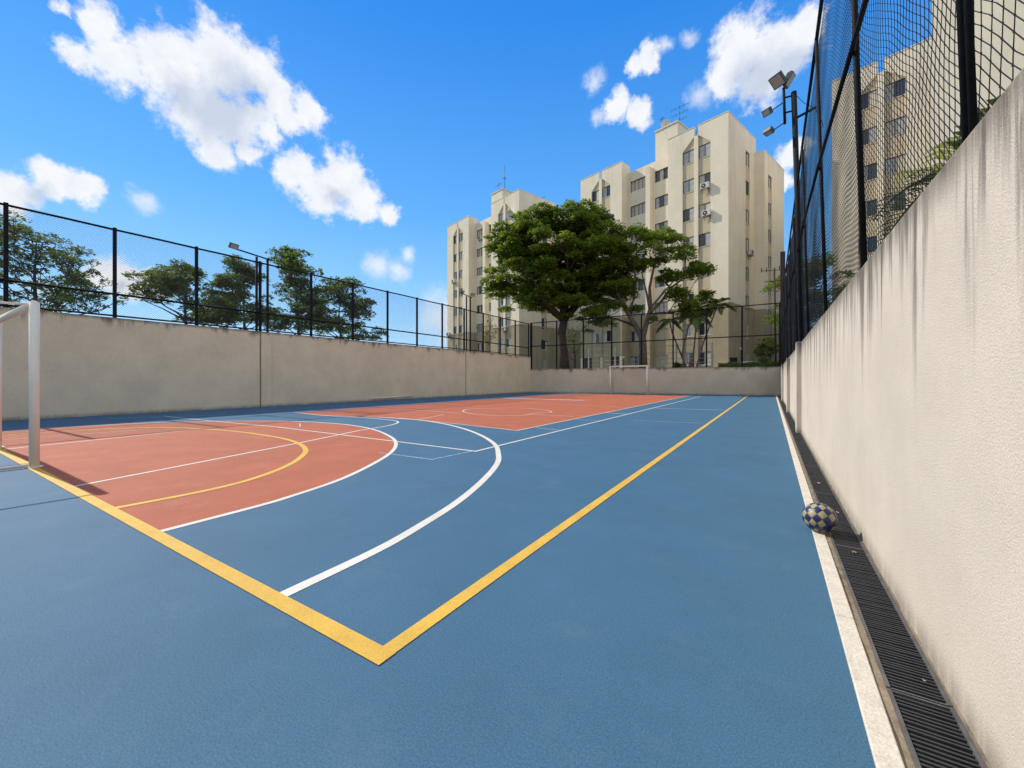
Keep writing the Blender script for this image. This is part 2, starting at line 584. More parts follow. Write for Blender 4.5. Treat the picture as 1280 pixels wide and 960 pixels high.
def bevel(o, w=0.005, seg=2):
    b = o.modifiers.new('bevel', 'BEVEL')
    b.width = w
    b.segments = seg
    b.limit_method = 'ANGLE'
    return o


def copy_tree(o, parent=None):
    c = o.copy()
    COL.objects.link(c)
    c.parent = parent
    for ch in list(o.children):
        copy_tree(ch, c)
    return c


def leafmesh(name, P, D, L, W, fold=0.25):
    """many small leaf-shaped quads: P centres, D unit directions, L lengths, W widths"""
    n = len(P)
    r = rng.normal(size=(n, 3))
    side = np.cross(D, r)
    side /= np.linalg.norm(side, axis=1)[:, None] + 1e-9
    up = np.cross(side, D)
    flip = np.sign(up[:, 2:3] + 1e-6)
    up *= flip
    # keep blades mostly facing the sky
    side = np.cross(D, np.array([0, 0, 1.0]) + 0.8 * r)
    side /= np.linalg.norm(side, axis=1)[:, None] + 1e-9
    L = L[:, None]
    W = W[:, None]
    v = np.empty((n, 4, 3))
    v[:, 0] = P - D * L * 0.5
    v[:, 1] = P + side * W * 0.5 + D * L * 0.05
    v[:, 2] = P + D * L * 0.5
    v[:, 3] = P - side * W * 0.5 + D * L * 0.05
    me = bpy.data.meshes.new(name)
    me.vertices.add(n * 4)
    me.vertices.foreach_set('co', v.reshape(-1))
    me.loops.add(n * 4)
    me.loops.foreach_set('vertex_index', np.arange(n * 4, dtype=np.int32))
    me.polygons.add(n)
    me.polygons.foreach_set('loop_start', np.arange(0, n * 4, 4, dtype=np.int32))
    me.polygons.foreach_set('loop_total', np.full(n, 4, dtype=np.int32))
    me.update()
    return me


# ------------------------------------------------------------- ground, court
# pit court at z=0, garden outside at z=1.5
WL, WR = -17.1, 0.524          # faces of the left and right walls
YB, YFL, YFR = -3.6, 29.83, 32.7   # back wall, far wall at its left and right end
gm = MB()
G = 900.0
Z = 1.5


def quad(mb, pts, z):
    mb.add([(x, y, z) for x, y in pts], [tuple(range(len(pts)))])


quad(gm, [(-G, -G), (WL - 0.2, -G), (WL - 0.2, G), (-G, G)], Z)
quad(gm, [(WR + 0.2, -G), (G, -G), (G, G), (WR + 0.2, G)], Z)
quad(gm, [(WL - 0.2, YFL + 0.2), (WR + 0.2, YFR + 0.2), (WR + 0.2, G), (WL - 0.2, G)], Z)
quad(gm, [(WL - 0.2, -G), (WR + 0.2, -G), (WR + 0.2, YB - 0.2), (WL - 0.2, YB - 0.2)], Z)
tag(gm.build('ground', M_['ground']), 'planted ground around the sunken court', kind='structure')

fm = MB()
quad(fm, [(WL - 0.1, YB - 0.1), (0.25, YB - 0.1), (0.25, YFR + 0.1), (WL - 0.1, YFR + 0.1)], 0.0)
floor = fm.build('court_floor', M_['blue'])
tag(floor, 'blue painted sports court floor', kind='structure')
sm = MB()
quad(sm, [(0.25, YB), (0.75, YB), (0.75, YFR + 0.2), (0.25, YFR + 0.2)], -0.12)
tag(sm.build('drain_bed', M_['pit']), 'dark bed of the drainage channel', kind='structure')

lvl = [0.0]


def sheet(name, pts, m, z, label=None):
    z *= 0.22
    mb = MB()
    quad(mb, pts, z)
    o = mb.build(name, m, floor)
    if label:
        o['label'] = label
    return o


def stroke(name, pts, w, m, z, label=None):
    z *= 0.22
    P = [Vector((p[0], p[1])) for p in pts]
    L, Rr = [], []
    for i, p in enumerate(P):
        a = P[max(i - 1, 0)]
        b = P[min(i + 1, len(P) - 1)]
        if 0 < i < len(P) - 1:
            t1 = (p - a).normalized()
            t2 = (b - p).normalized()
            t = (t1 + t2).normalized()
            k = 1.0 / max(0.5, t.dot(t1))
        else:
            t = (b - a).normalized()
            k = 1.0
        nrm = Vector((-t.y, t.x)) * (w * 0.5 * k)
        L.append(p + nrm)
        Rr.append(p - nrm)
    mb = MB()
    n = len(P)
    vs = [(q.x, q.y, z) for q in Rr] + [(q.x, q.y, z) for q in L]
    mb.add(vs, [(i, i + 1, n + i + 1, n + i) for i in range(n - 1)])
    o = mb.build(name, m, floor)
    if label:
        o['label'] = label
    return o


def smooth_path(pts, sub=10):
    """Catmull-Rom through the given points"""
    P = [Vector(p) for p in pts]
    P = [P[0] * 2 - P[1]] + P + [P[-1] * 2 - P[-2]]
    out = []
    for i in range(1, len(P) - 2):
        a, b, c, d = P[i - 1:i + 3]
        for k in range(sub):
            t = k / sub
            out.append(0.5 * ((2 * b) + (c - a) * t + (2 * a - 5 * b + 4 * c - d) * t * t + (3 * b - a - 3 * c + d) * t ** 3))
    out.append(P[-2])
    return [(q.x, q.y) for q in out]


GY = 1.09   # goal line
CX = -8.8   # long axis of the court
# near red zone: half disc in front of the goal
redc = [(-3.72, GY), (-3.75, 1.75), (-3.80, 2.1), (-3.98, 2.75), (-4.33, 3.45), (-4.80, 4.18), (-5.38, 4.80), (-6.10, 5.32), (-7.30, 5.90),
        (-8.50, 6.18), (-9.7, 6.14), (-10.75, 5.85), (-11.8, 5.25), (-12.75, 4.4), (-13.35, 3.5), (-13.65, 2.5), (-13.72, GY)]
redc = smooth_path(redc, 6)
sheet('red_zone', redc[::-1], M_['red'], 0.004, 'red half disc in front of the near goal')
stroke('court_line', redc, 0.06, M_['white'], 0.012, 'white curved edge of the near red half disc')
# far red zone
farred = [(-4.6, 7.45), (-4.6, 28.0), (-13.4, 26.9), (-13.4, 7.35), (-11.6, 7.42), (-9.6, 7.95), (-8.0, 7.95), (-6.3, 7.75)]
sheet('red_zone', [(-4.6, 7.45), (-4.6, 29.4), (-11.8, 28.9), (-13.2, 26), (-13.2, 7.5), (-11.6, 7.42), (-10.6, 7.6), (-9.5, 7.92), (-8.0, 7.95),
                   (-6.3, 7.72)], M_['red'], 0.004, 'long red zone on the far half of the court')
stroke('court_line', [(-13.2, 7.5), (-11.6, 7.42), (-10.6, 7.6), (-9.5, 7.92), (-8.0, 7.95), (-6.3, 7.72), (-4.6, 7.45), (-4.6, 29.4)], 0.07,
       M_['cream'], 0.008, 'worn pale border of the far red zone')
# yellow court outline
stroke('court_line', [(-17.0, GY), (-1.31 + 0.04, GY)], 0.085, M_['yellow'], 0.020, 'yellow goal line nearest the camera')
stroke('court_line', [(-1.31, GY - 0.0425), (-1.31, 31.3)], 0.075, M_['yellow'], 0.016, 'long yellow side line on the right of the court')
# yellow goal area
ya = [(-4.72, GY), (-4.70, 1.7), (-4.78, 2.15), (-5.05, 2.66), (-5.47, 3.15), (-6.07, 3.62), (-6.86, 3.95), (-7.81, 4.13), (-9.3, 4.15),
      (-10.6, 3.96), (-11.6, 3.62), (-12.2, 3.1), (-12.6, 2.4), (-12.75, 1.7), (-12.8, GY)]
stroke('court_line', smooth_path(ya, 6), 0.075, M_['yellow'], 0.016, 'yellow curved line round the goal area')
# white three-point arc
arc = [(-2.10, GY + 0.04), (-2.14, 1.75), (-2.22, 2.2), (-2.38, 2.85), (-2.66, 3.62), (-3.02, 4.4), (-3.40, 4.98), (-3.90, 5.62), (-4.64, 6.30),
       (-5.60, 6.98), (-6.72, 7.56), (-7.95, 7.93), (-8.8, 7.98), (-9.6, 7.9)]
stroke('court_line', smooth_path(arc, 8), 0.075, M_['white'], 0.012, 'broad white arc sweeping across the blue floor')
# key lines
stroke('court_line', [(-6.03, GY + 0.04), (-6.20, 1.72), (-6.48, 2.67), (-6.86, 3.96), (-7.22, 4.99), (-7.46, 5.66)], 0.05, M_['white'], 0.013,
       'slanting white key line on the near red zone')
kl = [(-7.46, 5.66), (-7.55, 6.25), (-7.72, 6.78), (-8.10, 7.30), (-8.70, 7.52), (-9.76, 7.56), (-10.67, 7.45), (-11.64, 7.38), (-13.0, 7.5)]
stroke('court_line', smooth_path(kl, 6), 0.055, M_['white'], 0.0155, 'white line curving back behind the red half disc')
stroke('court_line', [(-10.14, GY + 0.04), (-10.31, 2.21), (-10.61, 3.91)], 0.05, M_['white'], 0.013, 'short white line on the left of the key')
stroke('court_line', [(-11.78, GY + 0.04), (-11.55, 3.2)], 0.04, M_['cream'], 0.013, 'faint pale line near the left edge of the red zone')
stroke('court_line', [(-15.2, 4.70), (-13.72, 4.75), (-11.96, 4.86), (-9.61, 5.03), (-7.22, 5.0), (-5.57, 4.98), (-3.78, 4.95)], 0.05, M_['white'], 0.017,
       'white volleyball end line crossing the near red zone')
stroke('court_line', [(-3.80, 4.93), (-3.80, 28.4)], 0.05, M_['white'], 0.0165, 'long white volleyball side line')
stroke('court_line', [(-4.95, 4.10), (-3.92, 4.13), (-3.86, 4.93)], 0.04, M_['paleblue'], 0.011, 'thin corner line beside the red half disc')
stroke('court_line', [(-9.9, 5.75), (-9.2, 5.35), (-9.35, 5.05)], 0.035, M_['cream'], 0.014, 'small tick on the end line')
for (a, b, m, lb) in [((-3.8, 16.0), (-1.45, 16.3), 'white', 'white cross line on the far blue margin'),
                      ((-3.1, 10.93), (-1.42, 11.15), 'paleblue', 'faded cross line on the blue margin'),
                      ((-4.5, 8.1), (-3.86, 8.0), 'paleblue', 'short faded mark by the volleyball side line'),
                      ((-4.55, 10.4), (-3.9, 10.3), 'paleblue', 'faded mark between red zone and side line'),
                      ((-4.6, 12.9), (-3.85, 12.8), 'white', 'second faded mark between red zone and side line'),
                      ((-9.9, 16.6), (-4.6, 16.0), 'cream', 'pale line across the far red zone'),
                      ((-11.8, 10.6), (-8.4, 10.2), 'cream', 'pale line on the left of the far red zone'),
                      ((-6.4, 11.2), (-4.9, 11.1), 'cream', 'short worn line at the right of the far red zone'),
                      ((-8.1, 8.0), (-8.6, 9.6), 'cream', 'worn line running up the far red zone'),
                      ((-15.8, 3.6), (-14.2, 5.9), 'paleblue', 'faded streak beside the left wall'),
                      ((-16.2, 8), (-16.2, 28), 'paleblue', 'faded line along the left wall'),
                      ((-15.0, 9.0), (-14.9, 15.0), 'paleblue', 'faded line left of the far red zone')]:
    stroke('court_line', [a, b], 0.055, M_[m], 0.010, lb)
cc = [(-8.9, 12.6), (-9.4, 11.9), (-8.9, 10.9), (-7.9, 10.25), (-6.9, 10.2), (-6.4, 10.7), (-6.45, 11.6), (-6.2, 12.2), (-6.9, 13.0), (-8.2, 13.3), (-8.9, 12.6)]
stroke('court_line', smooth_path(cc, 8), 0.07, M_['cream'], 0.012, 'pale rounded figure on the far red zone')
stroke('court_line', [(-13.0, 19.6), (-8.2, 20.0)], 0.7, M_['paleblue'], 0.009, 'pale blue band across the far red zone')

# kerb strip and drain edges
km = MB()
y = YB
k = 0
while y < 32.5:
    y2 = min(y + 2.0, 32.5)
    km.box(0.25, 0.318, y, y2 - 0.003, -0.1, 0.012)
    y = y2
kerb = km.build('kerb', M_['kerb'])
bevel(kerb, 0.004)
tag(kerb, 'narrow cream concrete kerb between the blue floor and the drain', kind='structure')
mm = MB()
nseg = 240
for (x0, x1, zt, jit) in ((0.318, 0.3445, 0.004, 0.006), (0.5155, 0.530, 0.006, 0.012)):
    vs, fs = [], []
    for i in range(nseg + 1):
        yy = YB + (32.6 - YB) * i / nseg
        j = random.uniform(-jit, jit) * 0.6
        zz = zt + random.uniform(-0.004, 0.005)
        vs += [(x0, yy, -0.1), (x0, yy, zz), (x1 + j * 0, yy, zz + random.uniform(-0.003, 0.003)), (x1, yy, -0.1)]
    for i in range(nseg):
        b = i * 4
        for q in range(3):
            fs.append((b + q, b + q + 1, b + q + 5, b + q + 4))
    mm.add(vs, fs)
tag(mm.build('mortar_bed', M_['mortar']), 'dirty mortar edges on both sides of the drain grating', kind='structure')

# drain grates, one every 1.5 m
barm = MB()
barm.box(-0.0715, 0.0715, -0.0038, 0.0038, -0.03, 0.0)
BAR = barm.mesh('bar')
BAR.materials.append(M_['iron'])
fr = MB()
fr.box(-0.085, -0.072, 0.004, 1.496, -0.035, 0.004)
fr.box(0.072, 0.085, 0.004, 1.496, -0.035, 0.004)
fr.box(-0.072, 0.072, 0.004, 0.011, -0.035, 0.001)
fr.box(-0.072, 0.072, 1.489, 1.496, -0.035, 0.001)
FR = fr.mesh('frame')
FR.materials.append(M_['ironedge'])
allb = MB()
for i in range(73):
    yy = 0.03 + i * 0.02
    allb.box(-0.0715, 0.0715, yy - 0.0038, yy + 0.0038, -0.03, 0.0)
ALLB = allb.mesh('bars')
ALLB.materials.append(M_['iron'])
gname = ['grating section at the bottom edge of the photo, bars widest apart', 'drain grate panel just in front of the ball, between two cross joints',
         'drain grate panel right beside the checkered ball', 'drain grate panel just beyond the ball']
gy = -1.06
gi = 0
while gy + 1.5 < 32.4:
    o = empty('drain_grate', (0.430, gy, random.uniform(-0.001, 0.002)))
    o.rotation_euler.z = random.uniform(-0.0015, 0.0015)
    link('frame', FR, None, o)
    vis = gy + 1.5 - 0.0
    if -0.6 < gy < 4.9 or gy < 0:
        for i in range(73):
            b = link('bar', BAR, None, o)
            b.location = (0, 0.03 + i * 0.02, random.uniform(-0.002, 0.001))
            b.rotation_euler.z = random.uniform(-0.012, 0.012)
        if gy < 0:
            lb = 'drain grate panel level with the camera, outside the bottom edge'
        elif gy < 1.0:
            lb = 'drain grate panel closest to the camera, cut by the bottom edge of the photo'
        elif gy < 2.5:
            lb = 'second drain grate panel from the camera, between the front joint and the ball'
        elif gy < 4:
            lb = 'drain grate panel beside the checkered ball'
        else:
            lb = 'drain grate panel just beyond the checkered ball'
    else:
        b = link('bars', ALLB, None, o)
        tag(b, kind='stuff')
        if gy < -0.5:
            lb = 'drain grate panel behind the camera along the right wall'
        else:
            lb = 'distant dark drain grate panel along the foot of the right wall, beyond the ball'
    tag(o, lb, 'drain grate', 'drain grates along the right wall')
    gy += 1.5
    gi += 1

# ---------------------------------------------------------------------- walls


def wall_quad(mb, p0, p1, thick, z0, z1, step=None):
    """wall between floor points p0-p1, solid, thickness to its left side"""
    a, b = Vector(p0), Vector(p1)
    t = (b - a).normalized()
    nn = Vector((-t.y, t.x)) * thick
    pts = [a, b, b + nn, a + nn]
    vs = [(q.x, q.y, z0) for q in pts] + [(q.x, q.y, z1) for q in pts]
    mb.add(vs, [(3, 2, 1, 0), (4, 5, 6, 7), (0, 1, 5, 4), (1, 2, 6, 5), (2, 3, 7, 6), (3, 0, 4, 7)])


rw = empty('retaining_wall', (WR, 10, 0))
tag(rw, 'sunlit rough cream rendered wall with dark rain streaks on the right', 'wall')
mb = MB()
wall_quad(mb, (WR - WR, YFR + 0.1 - 10), (WR - WR, YB - 10), 0.22, -0.15, 1.875)
o = mb.build('wall_body', M_['wallR'], rw)
bevel(o, 0.012)
for (py, hgt, ww) in ((10.2, 1.87, 0.35), (16.2, 1.80, 0.4), (24.5, 1.85, 0.4)):
    mb = MB()
    mb.box(-0.09, 0.02, py - 10, py - 10 + ww, -0.1, hgt)
    o = mb.build('pilaster', M_['wallR'], rw)
    bevel(o, 0.01)

lw = empty('retaining_wall', (WL, 10, 0))
tag(lw, 'long shaded beige rendered wall on the left side of the court', 'wall')
mb = MB()
wall_quad(mb, (0, YB - 10), (0, YFL + 0.05 - 10), 0.22, -0.15, 3.0)
o = mb.build('wall_body', M_['wallL'], lw)
bevel(o, 0.012)
mb = MB()
mb.box(-0.01, 0.07, 8.34 - 10, 8.72 - 10, -0.1, 2.99)
bevel(mb.build('pilaster', M_['wallL'], lw), 0.01)
mb = MB()
mb.box(-0.01, 0.006, 21.2 - 10, 21.26 - 10, -0.1, 2.99)
mb.build('joint_strip', M_['mortar'], lw)
mb = MB()
mb.box(-0.01, 0.012, 8.305 - 10, 8.335 - 10, -0.1, 2.98)
mb.build('joint_strip', M_['mortar'], lw)

fw_dir = Vector((WR - WL, YFR - YFL, 0))
FWL = fw_dir.length
FWA = math.atan2(fw_dir.y, fw_dir.x)
fwl = empty('retaining_wall', (WL, YFL, 0), FWA)
tag(fwl, 'low grey beige end wall behind the far goal', 'wall')
mb = MB()
mb.box(-0.1, FWL + 0.1, 0, 0.22, -0.15, 1.95)
bevel(mb.build('wall_body', M_['wallF'], fwl), 0.012)
bw = empty('retaining_wall', (0, YB, 0))
tag(bw, 'beige end wall behind the camera', 'wall')
mb = MB()
mb.box(WL - 0.2, WR + 0.2, -0.2, 0, -0.15, 2.2)
mb.build('wall_body', M_['wallL'], bw)

# --------------------------------------------------------------------- fences


def net_flat(length, z0, z1, pitch=0.075, r=0.0018, m=None):
    """diamond mesh in the x-z plane, straight wires clipped to the rectangle"""
    mb = MB()
    H = z1 - z0
    n = int((length + H) / pitch)
    for i in range(n + 1):
        for sgn in (1, -1):
            # x = c + sgn*(z-z0)
            c = -H + i * pitch if sgn > 0 else i * pitch
            za, zb = 0.0, H
            if sgn > 0:
                za = max(0.0, -c)
                zb = min(H, length - c)
            else:
                za = max(0.0, c - length)
                zb = min(H, c)
            if zb - za < 0.02:
                continue
            mb.tube([(c + sgn * za, 0.0, z0 + za), (c + sgn * zb, 0.0, z0 + zb)], r, 3, cap=False)
    return mb


lf = empty('fence', (WL - 0.1, 0, 0), math.pi / 2)   # local x runs along world +Y
tag(lf, 'tall black wire mesh fence standing on the long left wall', 'fence')
PY = [1.96 + 2.135 * k for k in range(-2, 14)]
pm = MB()
pm.box(-0.042, 0.042, -0.042, 0.042, 3.0, 5.80)
pme = pm.mesh('post')
pme.materials.append(M_['black'])
for yy in PY:
    o = link('post', pme, None, lf)
    o.location = (yy, 0, 0)
    bevel(o, 0.006)
for zz, rr in ((5.74, 0.033), (3.74, 0.033), (3.07, 0.028)):
    for a, b in zip(PY[:-1], PY[1:]):
        mb = MB()
        dz = random.uniform(-0.01, 0.01)
        mb.tube([(a + 0.04, 0, zz), ((a + b) / 2, 0, zz + dz), (b - 0.04, 0, zz)], rr, 8)
        mb.build('rail', M_['black'], lf, True)
o = net_flat(PY[-1] - PY[0], 3.08, 5.74, 0.07, 0.0023).build('wire_mesh', M_['netgrey'], lf)
o.location = (PY[0], 0.045, 0)
tag(o, kind='stuff')

ff = empty('fence', (WL, YFL + 0.11, 0), FWA)
tag(ff, 'black wire mesh fence on the low end wall in front of the towers', 'fence')
PX = [0.02 + (FWL - 0.05) * k / 8 for k in range(9)]


def ftop(x):
    return 5.82 + (6.22 - 5.82) * x / FWL


def fmid(x):
    return 3.86 + (4.10 - 3.86) * x / FWL


for x in PX:
    mb = MB()
    w = 0.075 if x < 0.1 else 0.05
    mb.box(x - w, x + w, -w, w, 1.95, ftop(x) + 0.03)
    mb.build('post', M_['black'], ff)
for fn, rr in ((ftop, 0.036), (fmid, 0.036)):
    for a, b in zip(PX[:-1], PX[1:]):
        mb = MB()
        mb.tube([(a + 0.05, 0, fn(a)), (b - 0.05, 0, fn(b))], rr, 8)
        mb.build('rail', M_['black'], ff, True)
o = net_flat(FWL, 2.0, 5.85, 0.10, 0.0022).build('wire_mesh', M_['netgrey'], ff)
o.location = (0, 0.06, 0)
tag(o, kind='stuff')

# right fence: leans slightly over the court
rf = empty('fence', (0, 0, 0))
tag(rf, 'tall black net fence leaning over the sunlit right wall', 'fence')
LEAN = 0.028


def rx(z, off=0.0):
    return 0.635 + off - LEAN * (z - 1.9)


RP = [2.25, 4.30, 7.0, 10.1, 14.2, 18.2, 22.2, 26.0, 29.3, 32.3]
for i, yy in enumerate(RP):
    mb = MB()
    r = 0.014 if i == 0 else 0.022
    mb.tube([(rx(1.88), yy, 1.88), (rx(5.80), yy, 5.80)], r, 10)
    o = mb.build('post', M_['black'], rf, True)
mb = MB()
mb.tube([(rx(1.88), 2.19, 1.88), (rx(5.80), 2.19, 5.80)], 0.012, 10)
mb.build('post', M_['black'], rf, True)
YY0 = [-2.0, 0.2] + RP
for a, b in zip(YY0[:-1], YY0[1:]):
    mb = MB()
    mb.tube([(rx(5.77), a + 0.03, 5.77), (rx(5.77), b - 0.03, 5.77)], 0.022, 8)
    mb.build('rail', M_['black'], rf, True)


def midz(y):
    return 3.37 + 0.09 * min(y, 9.0)


for a, b in zip(YY0[2:-1], YY0[3:]):
    mb = MB()
    mb.tube([(rx(midz(a)) - 0.035, a - 0.05, midz(a)), (rx(midz(b)) - 0.035, b - 0.05, midz(b))], 0.019, 8)
    mb.build('brace_rail', M_['black'], rf, True)


def nw(y, z):
    y2 = y + 0.030 * math.sin(2.3 * z + 1.1 * y) + 0.012 * math.sin(9.1 * z + 4 * y)
    z2 = z + 0.035 * math.sin(2.0 * y + 0.9 * z) + 0.010 * math.sin(7.3 * y + 2.1 * z) - 0.02 * math.sin(3.3 * y)
    bul = 0.02 * math.sin(1.7 * y + 1.0) * math.sin(1.4 * z)
    return (rx(z2, 0.028) + bul * 0.5, y2, z2)


mb = MB()
y = 0.6
Z0, Z1 = 1.93, 5.74
while y < 32:
    st = 14 if y > 10 else 34
    dyb = -0.10
    pts = []
    for i in range(st + 1):
        z = Z0 + (Z1 - Z0) * i / st
        pts.append(nw(y + dyb * (z - Z0), z))
    mb.tube(pts, 0.0019 if y < 4 else 0.0017, 3, cap=False)
    y += 0.085 if y < 2.2 else 0.062
SL = 0.95
c = Z0 - SL * 32
while c < Z1:
    ya_ = max(0.6, (Z0 - c) / SL)
    yb_ = min(32.0, (Z1 - c) / SL)
    if yb_ - ya_ > 0.05:
        st = max(2, int((yb_ - ya_) / (0.12 if ya_ < 9 else 0.4)))
        mb.tube([nw(ya_ + (yb_ - ya_) * i / st, c + SL * (ya_ + (yb_ - ya_) * i / st)) for i in range(st + 1)],
                0.0021 if ya_ < 4 else 0.0018, 3, cap=False)
    c += 0.052
# knots where the cords cross, on the near panel only
o = mb.build('net', M_['net'], rf)
tag(o, kind='stuff')
kb = MB()
y = 0.6
while y < 3.4:
    for kk in range(-60, 140):
        cc0 = Z0 - SL * 32 + 0.052 * round((Z0 + SL * 32 - Z0) / 0.052) + 0.052 * kk
        # solve z = c + SL*y on the vertical cord at y - .1*(z-Z0)
        z = (cc0 + SL * (y + 0.10 * Z0)) / (1 + SL * 0.10)
        if Z0 < z < Z1:
            p = nw(y - 0.10 * (z - Z0), z)
            s = 0.0042
            kb.add([(p[0] - s, p[1], p[2]), (p[0], p[1] - s, p[2]), (p[0] + s, p[1], p[2]), (p[0], p[1] + s, p[2]), (p[0], p[1], p[2] - s), (p[0], p[1], p[2] + s)],
                   [(0, 1, 5), (1, 2, 5), (2, 3, 5), (3, 0, 5), (1, 0, 4), (2, 1, 4), (3, 2, 4), (0, 3, 4)])
    y += 0.085 if y < 2.2 else 0.062
if kb.v:
    o = kb.build('net_knots', M_['net'], rf)
    tag(o, kind='stuff')

# ---------------------------------------------------------------------- goals


def tube_obj(name, pts, r, m, parent, k=16):
    mb = MB()
    mb.tube(pts, r, k)
    return mb.build(name, m, parent, True)


g1 = empty('futsal_goal', (-9.13, GY + 0.02, 0))
tag(g1, 'near white tubular goal frame at the left edge of the photo', 'goal', 'futsal goals')
W2 = 1.36
for sx in (-1, 1):
    lean = -0.0
    tube_obj('post', [(sx * W2, 0, 0.0), (sx * W2, 0, 2.06)], 0.046, M_['goal'], g1, 20)
    tube_obj('rear_stay', [(sx * W2, -0.05, 2.03), (sx * W2, -0.75, 1.98), (sx * W2, -0.86, 1.9), (sx * W2, -1.25, 0.02)], 0.014, M_['goal'], g1)
    tube_obj('ground_bar', [(sx * W2, -0.05, 0.03), (sx * W2, -1.24, 0.03)], 0.02, M_['goal'], g1)
    mb = MB()
    mb.tube([(sx * W2, 0, 0.001), (sx * W2, 0, 0.012)], 0.075, 20)
    mb.build('foot_collar', M_['goal'], g1, False)
tube_obj('crossbar', [(-W2, 0, 2.06 - 0.02), (W2, 0, 2.06 - 0.02)], 0.045, M_['goal'], g1, 20)
tube_obj('rear_bar', [(-W2, -1.24, 0.03), (W2, -1.24, 0.03)], 0.02, M_['goal'], g1)
g2 = empty('futsal_goal', (-8.98, 30.25, 0))
tag(g2, 'far white goal frame standing before the end wall', 'goal', 'futsal goals')
W2 = 1.37
for sx in (-1, 1):
    tube_obj('post', [(sx * W2, 0, 0.0), (sx * W2, 0, 2.08)], 0.055, M_['goal'], g2, 12)
    tube_obj('rear_stay', [(sx * W2, 0.05, 2.05), (sx * W2, 0.55, 2.0), (sx * W2, 0.62, 1.9), (sx * W2, 0.66, 0.02)], 0.025, M_['goal'], g2, 8)
    tube_obj('ground_bar', [(sx * W2, 0.05, 0.03), (sx * W2, 0.66, 0.03)], 0.025, M_['goal'], g2, 8)
tube_obj('crossbar', [(-W2 - 0.05, 0, 2.06), (W2 + 0.05, 0, 2.06)], 0.054, M_['goal'], g2, 12)

# ----------------------------------------------------------------------- ball


def make_ball():
    nseg, nr = 10, 10
    Rb = 0.103

    def sp(i, j):
        th = math.pi * i / nr
        ph = 2 * math.pi * (j / nseg)
        return Vector((math.sin(th) * math.cos(ph), math.sin(th) * math.sin(ph), math.cos(th)))
    mb = MB()
    for i in range(0, nr - 1):
        for j in range(nseg):
            off = 0.5 * (i % 2)
            A = sp(i, j + off)
            B = sp(i + 1, j + off + 0.5)
            C = sp(i + 2, j + off)
            D = sp(i + 1, j + off - 0.5)
            if i == 0:
                A = sp(0, 0)
            if i == nr - 2:
                C = sp(nr, 0)
            cen = (A + B + C + D) / 4
            Q = [p.lerp(cen, 0.07) for p in (A, D, C, B)]
            col = 1 if (i % 2 == 0) else 0
            if (i * 7 + j * 3) % 11 in (0, 4):
                col = 0
            # subdivided curved patch
            n = 5
            vs = []
            for a in range(n + 1):
                for b in range(n + 1):
                    p = Q[0].lerp(Q[1], a / n).lerp(Q[3].lerp(Q[2], a / n), b / n).normalized()
                    e = min(a, n - a, b, n - b)
                    r_ = Rb * (0.988 if e == 0 else 1.0)
                    vs.append(p * r_)
            fs = [(a * (n + 1) + b, (a + 1) * (n + 1) + b, (a + 1) * (n + 1) + b + 1, a * (n + 1) + b + 1) for a in range(n) for b in range(n)]
            mb.cur = col
            mb.add(vs, fs)
    b = empty('ball', (0.292, 3.65, Rb + 0.006))
    b.rotation_euler = (R(-24), R(14), R(20))
    o = mb.build('panels', [M_['navy'], M_['ballc']], b, True)
    cm = MB()
    for i in range(1, 24):
        pass
    vs = [(0, 0, Rb * 0.984)]
    for i in range(1, 24):
        for j in range(36):
            th = math.pi * i / 24
            ph = 2 * math.pi * j / 36
            vs.append((math.sin(th) * math.cos(ph) * Rb * 0.984, math.sin(th) * math.sin(ph) * Rb * 0.984, math.cos(th) * Rb * 0.984))
    vs.append((0, 0, -Rb * 0.984))
    fs = [(0, 1 + j, 1 + (j + 1) % 36) for j in range(36)]
    for i in range(22):
        for j in range(36):
            a = 1 + i * 36
            fs.append((a + j, a + 36 + j, a + 36 + (j + 1) % 36, a + (j + 1) % 36))
    a = 1 + 22 * 36
    fs += [(a + j, len(vs) - 1, a + (j + 1) % 36) for j in range(36)]
    cm.add(vs, fs)
    cm.build('seam', M_['seam'], b, True)
    tag(b, 'navy and cream checkered ball resting on the kerb by the drain', 'ball')


make_ball()

# ------------------------------------------------------------------ buildings
TA = R(73.2) - R(90)          # facade axis turned 16.8 degrees
WIN_CACHE = {}


def win_mesh(w, h, n, white):
    key = ('f', round(w, 2), round(h, 2), n, white)
    if key not in WIN_CACHE:
        mb = MB()
        t = 0.045
        mb.box(-w / 2, w / 2, -0.05, 0.04, 0, t)
        mb.box(-w / 2, w / 2, -0.05, 0.04, h - t, h)
        mb.box(-w / 2, -w / 2 + t, -0.048, 0.04, t, h - t)
        mb.box(w / 2 - t, w / 2, -0.048, 0.04, t, h - t)
        for i in range(1, n):
            x = -w / 2 + w * i / n
            mb.box(x - 0.022, x + 0.022, -0.045, 0.04, t, h - t)
        me = mb.mesh('window')
        me.materials.append(M_['frame_w'] if white else M_['frame'])
        WIN_CACHE[key] = me
    return WIN_CACHE[key]


def pane_mesh(w, h, kind):
    key = ('p', round(w, 2), round(h, 2), kind)
    if key not in WIN_CACHE:
        mb = MB()
        mb.box(-w / 2, w / 2, -0.012, 0.012, 0, h)
        me = mb.mesh('pane')
        me.materials.append(M_[kind])
        WIN_CACHE[key] = me
    return WIN_CACHE[key]


def sill_mesh(w):
    key = ('s', round(w, 2))
    if key not in WIN_CACHE:
        mb = MB()
        mb.box(-w / 2, w / 2, -0.11, 0.03, -0.05, -0.002)
        me = mb.mesh('sill')
        me.materials.append(M_['tower'])
        WIN_CACHE[key] = me
    return WIN_CACHE[key]


